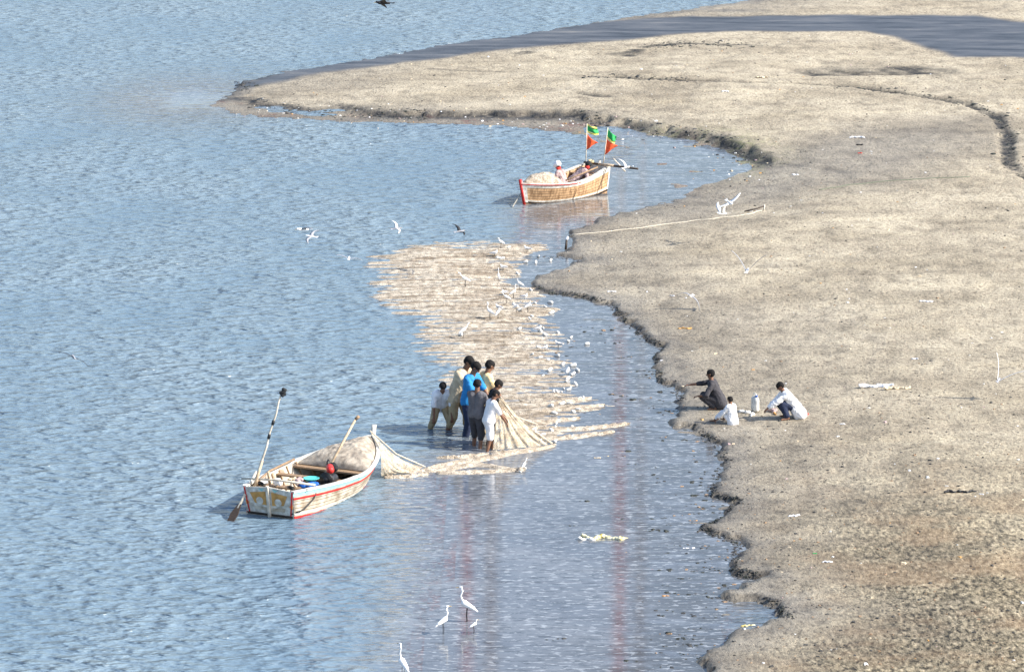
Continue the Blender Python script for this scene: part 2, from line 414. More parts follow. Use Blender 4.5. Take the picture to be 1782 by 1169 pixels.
algae = np.maximum(algae, .7 * np.exp(-(((X - at(1130, 240).x) / 2.2) ** 2 + ((Y - at(1130, 240).y) / 1.2) ** 2)))
algae = algae * np.clip(.5 + fbm(X * 2, Y * 1.2, 3, 88), 0, 1)
xr = (X - at(1250, 1000).x); near = 1 - sstep(66, 84, Y)
coarse = np.clip(near * sstep(0, 2.5, dL), 0, 1)
farst = sstep(at(1200, 27).y, at(1200, 22).y, Y) * np.clip(.25 + 2.2 * fbm(X * .12, Y * .55, 4, 120), 0, .9)
chanc = np.maximum(chan, farst)
me = grid_mesh('ground', xs, ys, Zt, dict(wet=wet, dark=dark, chan=np.where(dL > 0, chanc, 0), debris=debris, algae=algae, coarse=coarse))
ground_xs, ground_ys, ground_Z = xs, ys, Zt
def ground_z(x, y):
    i = min(max(int(np.searchsorted(ground_xs, x)) - 1, 0), len(xs) - 2); j = min(max(int(np.searchsorted(ground_ys, y)) - 1, 0), len(ys) - 2)
    u = (x - xs[i]) / (xs[i + 1] - xs[i]); v = (y - ys[j]) / (ys[j + 1] - ys[j])
    return float((Zt[j, i] * (1 - u) + Zt[j, i + 1] * u) * (1 - v) + (Zt[j + 1, i] * (1 - u) + Zt[j + 1, i + 1] * u) * v)
def on_ground(px, py):
    p = at(px, py); z = ground_z(p.x, p.y)
    for _ in range(4):
        p = at(px, py, max(z, 0)); z = ground_z(p.x, p.y)
    return Vector((p.x, p.y, max(z, 0)))

# ground material
gm = bpy.data.materials.new('tidal_sand'); gm.use_nodes = True
nt = gm.node_tree; L = nt.links; bs = nt.nodes['Principled BSDF']
def N(t, **kw):
    n = nt.nodes.new(t)
    for k, v in kw.items(): setattr(n, k, v)
    return n
def attr(name):
    a = N('ShaderNodeAttribute'); a.attribute_name = name; return a.outputs['Fac']
def noise(scale, detail=4, vec=None, rough=.5):
    n = N('ShaderNodeTexNoise'); n.inputs['Scale'].default_value = scale; n.inputs['Detail'].default_value = detail; n.inputs['Roughness'].default_value = rough
    L.new(vec if vec else geo, n.inputs['Vector']); return n.outputs[0]
def ramp(f, stops):
    r = N('ShaderNodeValToRGB'); e = r.color_ramp.elements
    while len(e) < len(stops): e.new(.5)
    for k, (p, c) in enumerate(stops): e[k].position = p; e[k].color = (*c, 1) if len(c) == 3 else c
    L.new(f, r.inputs[0]); return r.outputs[0]
def mix(f, a, b, typ='MIX'):
    m = N('ShaderNodeMix', data_type='RGBA', blend_type=typ)
    if isinstance(f, float): m.inputs[0].default_value = f
    else: L.new(f, m.inputs[0])
    for s, v in ((6, a), (7, b)):
        if isinstance(v, tuple): m.inputs[s].default_value = (*v, 1)
        else: L.new(v, m.inputs[s])
    return m.outputs[2]
def math_(op, a, b=None, c=None):
    m = N('ShaderNodeMath', operation=op)
    for i, v in enumerate((a, b, c)):
        if v is None: continue
        if isinstance(v, (int, float)): m.inputs[i].default_value = v
        else: L.new(v, m.inputs[i])
    return m.outputs[0]
def maprange(f, a, b, c, d):
    m = N('ShaderNodeMapRange'); L.new(f, m.inputs[0])
    for i, v in enumerate((a, b, c, d)): m.inputs[i + 1].default_value = v
    return m.outputs[0]
geo = N('ShaderNodeNewGeometry').outputs['Position']
stm = N('ShaderNodeMapping'); stm.inputs['Scale'].default_value = (1.0, .55, 1); L.new(geo, stm.inputs[0]); stv = stm.outputs[0]
def vmap_(sx, sy):
    m = N('ShaderNodeMapping'); m.inputs['Scale'].default_value = (sx, sy, 1); L.new(geo, m.inputs[0]); return m.outputs[0]
big = noise(.35, 5); mid = noise(2.4, 6, stv); fine = noise(14, 5, stv, .7); grain = noise(45, 3)
c = ramp(big, [(.35, (.325, .282, .212)), (.65, (.452, .400, .308))])
c = mix(.62, c, ramp(mid, [(.33, (.55, .54, .53)), (.47, (.93, .92, .91)), (.68, (1.2, 1.19, 1.16))]), 'MULTIPLY')
c = mix(.9, c, ramp(fine, [(.34, (.30, .285, .27)), (.46, (.86, .85, .83)), (.56, (1.0, 1.0, .98)), (.72, (1.35, 1.33, 1.30))]), 'MULTIPLY')
# pebbly darker texture near the camera
cz = mix(attr('coarse'), (1.0, 1.0, 1.0), ramp(noise(1.0, 4, vmap_(12, 4.5), .75), [(.38, (.07, .065, .06)), (.46, (.50, .48, .42)), (.55, (.84, .81, .72)), (.64, (1.35, 1.3, 1.2))]))
c = mix(.8, c, ramp(noise(.9, 5, vmap_(.35, 1.6), .6), [(.36, (.84, .83, .83)), (.52, (1.0, 1.0, 1.0)), (.66, (1.08, 1.07, 1.04))]), 'MULTIPLY')
c = mix(1.0, c, cz, 'MULTIPLY')
rust = math_('MULTIPLY', attr('coarse'), ramp(noise(.6, 3), [(.5, (0, 0, 0)), (.62, (.45, .45, .45))]))
c = mix(rust, c, (.30, .20, .115))
wetf = attr('wet')
c = mix(math_('MULTIPLY', wetf, .85), c, mix(1.0, c, (.52, .53, .58), 'MULTIPLY'))
c = mix(math_('MULTIPLY', attr('debris'), ramp(noise(5, 6), [(.45, (0, 0, 0)), (.55, (.8, .8, .8))])), c, (.15, .075, .055))
c = mix(math_('MULTIPLY', attr('algae'), ramp(noise(6, 6), [(.42, (0, 0, 0)), (.58, (.9, .9, .9))])), c, (.30, .31, .14))
cc = ramp(noise(1.0, 7, vmap_(.35, 1.5), .72), [(.38, (.030, .034, .042)), (.5, (.068, .074, .085)), (.62, (.110, .112, .118)), (.72, (.20, .19, .17))])
c = mix(attr('chan'), c, cc)
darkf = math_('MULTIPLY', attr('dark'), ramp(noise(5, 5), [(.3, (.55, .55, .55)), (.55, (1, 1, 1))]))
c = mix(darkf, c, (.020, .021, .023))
L.new(c, bs.inputs['Base Color'])
rgh = maprange(math_('MAXIMUM', wetf, attr('chan')), 0, 1, .95, .5)
L.new(rgh, bs.inputs['Roughness']); bs.inputs['Specular IOR Level'].default_value = .3
bh = math_('ADD', math_('ADD', math_('MULTIPLY', mid, .05), math_('MULTIPLY', fine, .045)), math_('MULTIPLY', grain, .010))
bp = N('ShaderNodeBump'); bp.inputs['Distance'].default_value = 1.0
bst = maprange(attr('chan'), 0, 1, .8, .15); L.new(bst, bp.inputs['Strength'])
L.new(bh, bp.inputs['Height']); L.new(bp.outputs[0], bs.inputs['Normal'])
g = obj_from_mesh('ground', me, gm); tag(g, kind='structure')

# ------------------------------------------------------------------ water
xw = axis(-21, 12, .22, -4000, 4000); yw = axis(58, 170, .35, -900, 6000)
XW, YW = np.meshgrid(xw, yw)
SHAL = px_poly([(600, 1300), (680, 1169), (700, 1000), (720, 900), (715, 830), (790, 760), (860, 600), (850, 460), (900, 400), (880, 370), (900, 340), (1000, 330),
    (1060, 262), (1040, 238), (1100, 228), (1200, 236), (1340, 280), (1350, 1300)])
shal = sstep(-.9, .7, sdist(XW, YW, SHAL) + .5 * fbm(XW * .5, YW * .3, 3, 5))
tipS = np.exp(-(((XW - at(330, 176).x) / 2.6) ** 2 + ((YW - at(330, 172).y) / 4.5) ** 2))
shal = np.maximum(shal, tipS)
dLw = sdist(XW, YW, LAND)
edge = sstep(-3.6, -.2, dLw + .8 * fbm(XW * .5, YW * .3, 3, 8)) * (YW < at(900, 235).y)
wm_ = grid_mesh('water', xw, yw, np.zeros_like(XW), dict(shallow=shal, edge=edge))
wm = bpy.data.materials.new('harbour_water'); wm.use_nodes = True
nt = wm.node_tree; L = nt.links; bs = nt.nodes['Principled BSDF']
geo = N('ShaderNodeNewGeometry').outputs['Position']
def vmap(sx, sy, rz=0):
    m = N('ShaderNodeMapping'); m.inputs['Scale'].default_value = (sx, sy, 1); m.inputs['Rotation'].default_value = (0, 0, rz)
    L.new(geo, m.inputs[0]); return m.outputs[0]
sh = attr('shallow')
n1 = noise(1.0, 2.5, vmap(2.1, 3.9, .04), .5)
n1 = maprange(n1, .30, .72, 0, 1); n1 = math_('POWER', n1, 1.8)
n2 = noise(1.0, 3, vmap(4.2, 6.5, -.1), .55)
n3 = noise(1.0, 3, vmap(.22, .16), .5)
n4 = noise(1.0, 3, vmap(.35, .9, .1), .55)
deepc = ramp(n3, [(.35, (.125, .190, .250)), (.65, (.175, .242, .300))])
shc = ramp(noise(1.0, 4, vmap(.5, .7)), [(.35, (.110, .122, .142)), (.65, (.165, .176, .192))])
shc = mix(math_('MULTIPLY', attr('edge'), ramp(noise(1.0, 6, vmap(.9, 2.6), .68), [(.42, (0, 0, 0)), (.53, (.9, .9, .9))])), shc, (.060, .058, .054))
c = mix(sh, deepc, shc)
c = mix(math_('MULTIPLY', sh, ramp(noise(1.0, 5, vmap(3.2, 8.0), .72), [(.52, (0, 0, 0)), (.58, (.85, .85, .85))])), c, (.070, .075, .082))  # dark ripple dashes painted into the colour in place of wave shading
c = mix(math_('MULTIPLY', sh, ramp(noise(1.0, 3, vmap(5.0, 11.0), .6), [(.56, (0, 0, 0)), (.62, (.7, .7, .7))])), c, (.34, .36, .38))  # pale ripple dashes, painted into the colour for the same contrast
L.new(c, bs.inputs['Base Color'])
bs.inputs['IOR'].default_value = 1.33; bs.inputs['Specular IOR Level'].default_value = .5
L.new(maprange(sh, 0, 1, .20, .03), bs.inputs['Roughness'])
amp = maprange(sh, 0, 1, 2.4, .55)
hd_ = math_('MULTIPLY', math_('ADD', math_('ADD', math_('MULTIPLY', n1, .105), math_('MULTIPLY', n2, .030)), math_('MULTIPLY', n4, .09)), math_('MULTIPLY', math_('SUBTRACT', 1.0, sh), maprange(n3, .32, .68, .7, 1.8)))
hs_ = math_('ADD', math_('MULTIPLY', noise(1.0, 4, vmap(.05, 4.2), .55), .008), math_('MULTIPLY', math_('POWER', noise(1.0, 3, vmap(.25, 9.0), .6), 2.0), .0040))
hh = math_('ADD', hd_, math_('MULTIPLY', hs_, sh))
bp = N('ShaderNodeBump'); bp.inputs['Distance'].default_value = 1.0; bp.inputs['Strength'].default_value = 1.0
L.new(hh, bp.inputs['Height']); L.new(bp.outputs[0], bs.inputs['Normal'])
w = obj_from_mesh('water', wm_, wm); tag(w, kind='structure')

# ------------------------------------------------------------------ people
def ik(a, t, l1, l2, pole):
    """middle joint of a two-bone limb from a to t; returns joint, end"""
    a = Vector(a); t = Vector(t); d = t - a; D = d.length
    if D > (l1 + l2) * .999: t = a + d * ((l1 + l2) * .999 / D); d = t - a; D = d.length
    D = max(D, abs(l1 - l2) * 1.05 + 1e-4)
    x = (l1 * l1 - l2 * l2 + D * D) / (2 * D); h = math.sqrt(max(l1 * l1 - x * x, 0))
    u = d.normalized(); p = Vector(pole); p = p - u * p.dot(u)
    if p.length < 1e-5: p = Vector((0, 1, 0))
    p.normalize()
    return a + u * x + p * h, t

def hand(bm, wrist, fdir, H, side, curl=.5):
    f = Vector(fdir).normalized()
    s = f.cross(Vector((0, 0, 1)))
    if s.length < .2: s = f.cross(Vector((1, 0, 0)))
    s.normalize(); n = s.cross(f).normalized()
    if n.z > 0: n = -n
    k = H / 1.7
    palm = wrist + f * .085 * k
    for o in (-.026, -.009, .009, .026):
        cap(bm, wrist + s * o * .6 * k, palm + s * o * k, .014 * k, .0125 * k, 8, 3)
    for o, ln in ((-.032, .062), (-.011, .078), (.011, .084), (.032, .076)):
        b = palm + s * o * k * 1.05
        d1 = (f + n * curl * .7).normalized(); d2 = (f + n * curl * 1.8).normalized()
        m = b + d1 * ln * .5 * k
        cap(bm, b, m, .0095 * k, .009 * k, 6, 2); cap(bm, m, m + d2 * ln * .5 * k, .009 * k, .0078 * k, 6, 2)
    tb = wrist + f * .03 * k + s * .026 * k * side
    tm = tb + (f * .6 + s * .7 * side + n * .3).normalized() * .035 * k
    cap(bm, tb, tm, .012 * k, .0105 * k, 6, 2); cap(bm, tm, tm + (f + n * .5 + s * .15 * side).normalized() * .032 * k, .0105 * k, .009 * k, 6, 2)

def person(label, loc, face, H=1.6, pelvis=None, lean=0.1, side_lean=0.0, neck=0.2, head_turn=0.0, hands=None, feet=None, knees=(1, 0, .2), knee_spread=.0,
           shirt='white_cloth', sleeve=1.0, shirt_len=.06, bottoms='charcoal_cloth', leglen=1.0, loose=1.0, hair='hair', headwear=None, group=None, shawl=None,
           legs_visible=True, elbow=(-.6, 0, -.5)):
    """local frame: +x forward, +y left. hands / feet: (left, right) targets in units of H from the ground under the pelvis"""
    root = empty('person', loc, face, label, 'person', group)
    k = H
    pz = (pelvis if pelvis is not None else .51)
    P = Vector((0, 0, pz)) * k
    u = Vector((math.sin(lean), math.sin(side_lean), math.cos(lean))).normalized()
    C_ = P + u * .285 * k
    nb = C_ + u * .03 * k
    hu = Vector((math.sin(lean * .6 + neck), math.sin(side_lean), math.cos(lean * .6 + neck))).normalized()
    hc = nb + u * .012 * k + hu * .080 * k
    Yv = Vector((0, 1, 0))
    shl = [C_ + Yv * .105 * k * s - u * .012 * k for s in (1, -1)]
    hip = [P + Yv * .05 * k * s for s in (1, -1)]
    hands = hands or ((.10, .14, .42), (.10, -.14, .42))
    feet = feet or ((0.02, .07, .04), (-.02, -.07, .04))
    bm = bmesh.new()
    # trunk, neck
    for s in (1, -1):
        cap(bm, P + Yv * .038 * k * s, P + u * .14 * k + Yv * .030 * k * s, .062 * k, .058 * k)
        cap(bm, P + u * .14 * k + Yv * .030 * k * s, C_ + Yv * .055 * k * s - u * .02 * k, .056 * k, .060 * k)
    cap(bm, C_, hc - hu * .03 * k, .036 * k, .032 * k)
    # head
    fw = (Vector((math.cos(head_turn), math.sin(head_turn), 0))); fw = (fw - hu * fw.dot(hu)).normalized(); sd_ = hu.cross(fw)
    hr = .046 * k
    cap(bm, hc + hu * .014 * k - fw * .008 * k, hc + hu * .014 * k + fw * .006 * k, hr * 1.06, hr, 16, 6)
    cap(bm, hc + hu * .0 * k, hc - hu * .038 * k + fw * .020 * k, hr * .92, hr * .52, 14, 5)
    cap(bm, hc + fw * .050 * k + hu * .004 * k, hc + fw * .060 * k - hu * .012 * k, .0055 * k, .0085 * k, 8, 3)     # nose
    cap(bm, hc + fw * .045 * k - hu * .026 * k + sd_ * .010 * k, hc + fw * .045 * k - hu * .026 * k - sd_ * .010 * k, .006 * k, .006 * k, 8, 3)  # lips
    for s in (1, -1):
        cap(bm, hc + sd_ * .046 * k * s + hu * .006 * k, hc + sd_ * .048 * k * s - hu * .012 * k, .009 * k, .006 * k, 8, 3)
    joints = []
    for i, s in enumerate((1, -1)):
        t = Vector(hands[i]) * k
        e, wv = ik(shl[i], t, .175 * k, .155 * k, Vector((elbow[0], s * .6 + elbow[1], elbow[2])))
        cap(bm, shl[i], e, .030 * k, .024 * k); cap(bm, e, wv, .0245 * k, .0165 * k)
        hand(bm, wv, (wv - e), H, -s)
        joints.append((shl[i], e, wv))
    legs = []
    for i, s in enumerate((1, -1)):
        t = Vector(feet[i]) * k
        kn, an = ik(hip[i], t, .245 * k, .235 * k, Vector((knees[0], knees[1] + s * knee_spread, knees[2])))
        cap(bm, hip[i], kn, .052 * k, .036 * k); cap(bm, kn, an, .034 * k, .022 * k)
        cap(bm, kn + (an - kn) * .12, kn + (an - kn) * .45, .033 * k, .026 * k)
        fd = Vector((1, s * .25, 0)).normalized()
        cap(bm, an - fd * .015 * k - Vector((0, 0, .012 * k)), an + fd * .10 * k - Vector((0, 0, .022 * k)), .022 * k, .014 * k)
        legs.append((hip[i], kn, an))
    remeshed('body', bm, .0088, M['skin'], root, 2)
    # eyes
    for s in (1, -1):
        bm = bmesh.new(); q = hc + fw * .0445 * k + sd_ * .017 * k * s + hu * .008 * k
        cap(bm, q - sd_ * .005 * k, q + sd_ * .005 * k, .0052 * k, .0052 * k, 6, 2); obj('eye', bm, M['hair'], root)
    # hair
    if hair:
        bm = bmesh.new()
        cap(bm, hc + hu * .024 * k - fw * .012 * k, hc + hu * .024 * k + fw * .010 * k, hr * 1.13, hr * 1.02, 14, 5)
        cap(bm, hc - fw * .020 * k + hu * .004 * k + sd_ * .012 * k, hc - fw * .020 * k + hu * .004 * k - sd_ * .012 * k, hr * .92, hr * .92, 14, 5)
        remeshed('hair', bm, .010, M[hair], root, 1, .004, 40)
    if headwear == 'cap':
        bm = bmesh.new()
        cap(bm, hc + hu * .034 * k - fw * .014 * k, hc + hu * .034 * k + fw * .010 * k, hr * 1.5, hr * 1.42, 14, 5)
        cap(bm, hc + hu * .028 * k + fw * .03 * k, hc + hu * .026 * k + fw * .075 * k, hr * .75, hr * .55, 12, 3)
        remeshed('cap', bm, .012, M['white_cloth'], root, 2, .004, 20)
        bm = bmesh.new()
        cap(bm, hc - hu * .045 * k + sd_ * .02 * k, hc - hu * .05 * k - sd_ * .02 * k, hr * .85, hr * .85)
        remeshed('scarf', bm, .012, M['red_cloth'], root, 2, .006, 20)
    if headwear == 'headcloth':
        bm = bmesh.new()
        cap(bm, hc + hu * .026 * k - fw * .012 * k, hc + hu * .026 * k + fw * .010 * k, hr * 1.22, hr * 1.1, 14, 5)
        remeshed('headcloth', bm, .012, M['black_cloth'], root, 2, .006, 20)
        bm = bmesh.new(); cap(bm, hc - hu * .035 * k + sd_ * .03 * k, hc - hu * .04 * k - sd_ * .03 * k, hr * .9, hr * .9)
        remeshed('scarf', bm, .012, M['red_cloth'], root, 2, .006, 20)
    # shirt
    bm = bmesh.new(); w_ = .012 * k * loose
    for s in (1, -1):
        cap(bm, P - u * shirt_len * k + Yv * .040 * k * s, P + u * .12 * k + Yv * .034 * k * s, .064 * k + w_ * 1.5, .060 * k + w_)
        cap(bm, P + u * .12 * k + Yv * .034 * k * s, C_ + Yv * .060 * k * s - u * .022 * k, .058 * k + w_, .059 * k + w_ * .6)
        cap(bm, C_ + Yv * .03 * k * s - u * .005 * k, shl[0 if s == 1 else 1], .045 * k, .034 * k + w_ * .3)
    for (a, e, wv) in joints:
        if sleeve <= 1:
            cap(bm, a, a.lerp(e, min(1, max(.25, sleeve))), .035 * k + w_ * .4, .031 * k + w_ * .5)
        else:
            cap(bm, a, e, .035 * k + w_ * .4, .029 * k + w_ * .5); cap(bm, e, e.lerp(wv, sleeve - 1), .029 * k + w_ * .5, .023 * k + w_ * .5)
    remeshed('shirt', bm, .0115, M[shirt], root, 3, .0065 * loose, 11)
    # bottoms
    if legs_visible:
        bm = bmesh.new()
        for s in (1, -1): cap(bm, P + Yv * .035 * k * s + u * .03 * k, P + Yv * .035 * k * s - Vector((0, 0, .02 * k)), .068 * k, .070 * k)
        for (a, kn, an) in legs:
            if leglen <= 1:
                cap(bm, a, a.lerp(kn, leglen), .064 * k, .050 * k + w_ * .5)
            else:
                cap(bm, a, kn, .064 * k, .046 * k + w_ * .4); cap(bm, kn, kn.lerp(an, leglen - 1), .046 * k + w_ * .4, .036 * k + w_ * .4)
        remeshed('trousers' if leglen > 1 else 'shorts', bm, .0115, M[bottoms], root, 3, .006, 11)
    return root

def stand(px, py, depth=-.18):
    """ground point under a wader: px,py = where the legs meet the water"""
    p = at(px, py); p.z = depth; return p
DEG = math.pi / 180
GR = 'people hauling the net in the shallow water'
# the taller man at the left, stooping
person('stooping tall man in loose cream shirt and khaki trousers among the net haulers', stand(795, 747), R(-35), 1.80, pelvis=.50, lean=.38, neck=.35,
       hands=((.36, .10, .42), (.34, -.10, .40)), feet=((.06, .08, .04), (-.10, -.07, .04)), shirt='cream_cloth', sleeve=1.7, shirt_len=.05, bottoms='khaki_cloth', leglen=1.45, loose=1.3, group=GR)
person('man in bright blue shirt and navy trousers standing second from left among the net haulers', stand(816, 757), R(-30), 1.72, lean=.15, neck=.5,
       hands=((.26, .10, .48), (.22, -.12, .46)), shirt='blue_cloth', sleeve=.9, shirt_len=.0, bottoms='navy_cloth', leglen=1.75, group=GR)
person('man in pale yellow shirt bending behind the other net haulers', stand(838, 752), R(20), 1.66, lean=.22, neck=.3,
       hands=((.34, .08, .42), (.3, -.10, .38)), shirt='yellow_cloth', sleeve=.8, bottoms='khaki_cloth', leglen=1.6, loose=1.3, group=GR)
person('boy in grey tee shirt and dark knee shorts seen from behind', stand(829, 778, -.12), R(60), 1.48, lean=.06, neck=.12,
       hands=((.22, .12, .50), (.22, -.12, .50)), feet=((.05, .07, .04), (-.05, -.08, .04)), shirt='grey_cloth', sleeve=.7, shirt_len=-.02, bottoms='charcoal_cloth', leglen=1.25, loose=1.2, group=GR)
person('small boy in white shirt and white shorts gripping the raised net', stand(850, 783, -.10), R(20), 1.32, lean=.22, neck=.4, head_turn=-.2,
       hands=((.30, .05, .50), (.26, -.08, .46)), feet=((.08, .07, .04), (-.06, -.08, .04)), shirt='white_cloth', sleeve=.9, shirt_len=-.01, bottoms='white_cloth', leglen=.95, loose=1.2, group=GR)
person('person in dark clothes behind the small boy, holding the top of the net', stand(851, 772, -.12), R(5), 1.44, lean=.26, neck=.4,
       hands=((.24, .04, .52), (.20, -.08, .50)), shirt='black_cloth', sleeve=1.3, bottoms='black_cloth', leglen=1.8, loose=1.3, group=GR)
person('boy in white and blue shirt bent over with both hands down in the water', stand(766, 744, -.12), R(-80), 1.40, pelvis=.42, lean=.75, neck=.05,
       hands=((.28, .14, .10), (.28, -.14, .10)), feet=((-.02, .15, .04), (-.02, -.16, .04)), shirt='white_cloth', sleeve=.9, shirt_len=.04, bottoms='khaki_cloth', leglen=1.6, loose=1.6, group=GR, elbow=(0, .2, 0))
# squatting on the sand
GS = 'people squatting on the wet sand'
person('person in dark grey clothes squatting on the sand with one arm stretched towards the water', on_ground(1252, 711), R(172), 1.38, pelvis=.13, lean=.42, neck=-.25,
       hands=((.30, .10, .20), (.48, -.02, .33)), feet=((.06, .07, .03), (.06, -.07, .03)), knees=(1, 0, .9), shirt='charcoal_cloth', sleeve=1.3, bottoms='charcoal_cloth', leglen=1.85, loose=1.5, group=GS, elbow=(0, .1, -.8))
person('child in white shirt sitting on the sand with its back turned, smallest of the three', on_ground(1275, 737), R(140), 1.0, pelvis=.07, lean=.18, neck=.05,
       hands=((.25, .20, .06), (.20, -.20, .08)), feet=((.36, .12, .04), (.30, -.10, .04)), knees=(.2, 0, 1), shirt='white_cloth', sleeve=1.6, bottoms='white_cloth', leglen=1.7, loose=1.7, group=GS)
person('person in loose white robe squatting right of the white jerrycan and reaching forward', on_ground(1384, 727), R(190), 1.34, pelvis=.15, lean=.62, neck=.2,
       hands=((.46, .06, .16), (.42, -.12, .10)), feet=((.14, .09, .03), (.10, -.10, .03)), knees=(1, 0, .8), shirt='white_cloth', sleeve=1.8, shirt_len=.10, bottoms='navy_cloth', leglen=1.85, loose=2.4, group=GS, elbow=(0, .2, -.6))

# ------------------------------------------------------------------ wooden boats
class Hull:
    def __init__(s, L_, beam, stern_b, sheer, draft=.16, n=28):
        s.L = L_; s.beam = beam; s.sb = stern_b; s.sheer = sheer; s.draft = draft; s.n = n
    def hb(s, t):
        b = s.beam / 2; sb = s.sb / 2
        if t < .5: k = math.sin(t / .5 * math.pi / 2); return sb + (b - sb) * k
        k = (t - .5) / .5; return b * (1 - k ** 2.3) + .02
    def sz(s, t):
        a, m, e = s.sheer
        return m + (a - m) * max(0, 1 - t / .5) ** 1.7 + (e - m) * max(0, (t - .5) / .5) ** 1.9
    def kz(s, t): return -s.draft + .10 * max(0, (t - .8) / .2) ** 2 + .05 * max(0, 1 - t / .15)
    def pt(s, t, v, side, off=0.0):
        fl = .80 * (1 - t) ** .8 + .12
        if t > .9: fl *= (1 - (t - .9) / .1 * .8)
        y = (s.hb(t)) * (fl + (1 - fl) * v ** .65)
        z = s.kz(t) + (s.sz(t) - s.kz(t)) * v
        x = t * s.L + .16 * v * max(0, (t - .7) / .3) - .10 * v * max(0, 1 - t / .12)
        return Vector((x, side * (y + off), z))
    def shell(s, name, mat, parent, inset=0.0, v0=0):
        bm = bmesh.new(); rows = []
        mv = 9
        for i in range(s.n + 1):
            t = i / s.n; r = []
            vv = [v0 + (1 - v0) * j / mv for j in range(mv + 1)]
            for v in reversed(vv): r.append(bm.verts.new(s.pt(t, v, 1, -inset) + Vector((0, 0, inset * (v < .05)))))
            for v in vv: r.append(bm.verts.new(s.pt(t, v, -1, -inset) + Vector((0, 0, inset * (v < .05)))))
            rows.append(r)
        for a, b in zip(rows, rows[1:]):
            for k in range(len(a) - 1): bm.faces.new((a[k], a[k + 1], b[k + 1], b[k]))
        return bm
    def strip(s, v0, v1, off, side, t0=0.0, t1=1.0, n=40):
        bm = bmesh.new(); rows = []
        for i in range(n + 1):
            t = t0 + (t1 - t0) * i / n
            rows.append([bm.verts.new(s.pt(t, v0, side, -.004)), bm.verts.new(s.pt(t, v0, side, off)), bm.verts.new(s.pt(t, v1, side, off)), bm.verts.new(s.pt(t, v1, side, -.004))])
        for a, b in zip(rows, rows[1:]):
            for k in range(4): bm.faces.new((a[k], a[(k + 1) % 4], b[(k + 1) % 4], b[k]))
        bm.faces.new(rows[0]); bm.faces.new(rows[-1][::-1])
        return bm

def solid(bm, pts, nrm, th):
    nrm = Vector(nrm).normalized() * th
    a = [bm.verts.new(Vector(p)) for p in pts]; b = [bm.verts.new(Vector(p) + nrm) for p in pts]
    bm.faces.new(a[::-1]); bm.faces.new(b)
    for i in range(len(a)): bm.faces.new((a[i], a[(i + 1) % len(a)], b[(i + 1) % len(a)], b[i]))

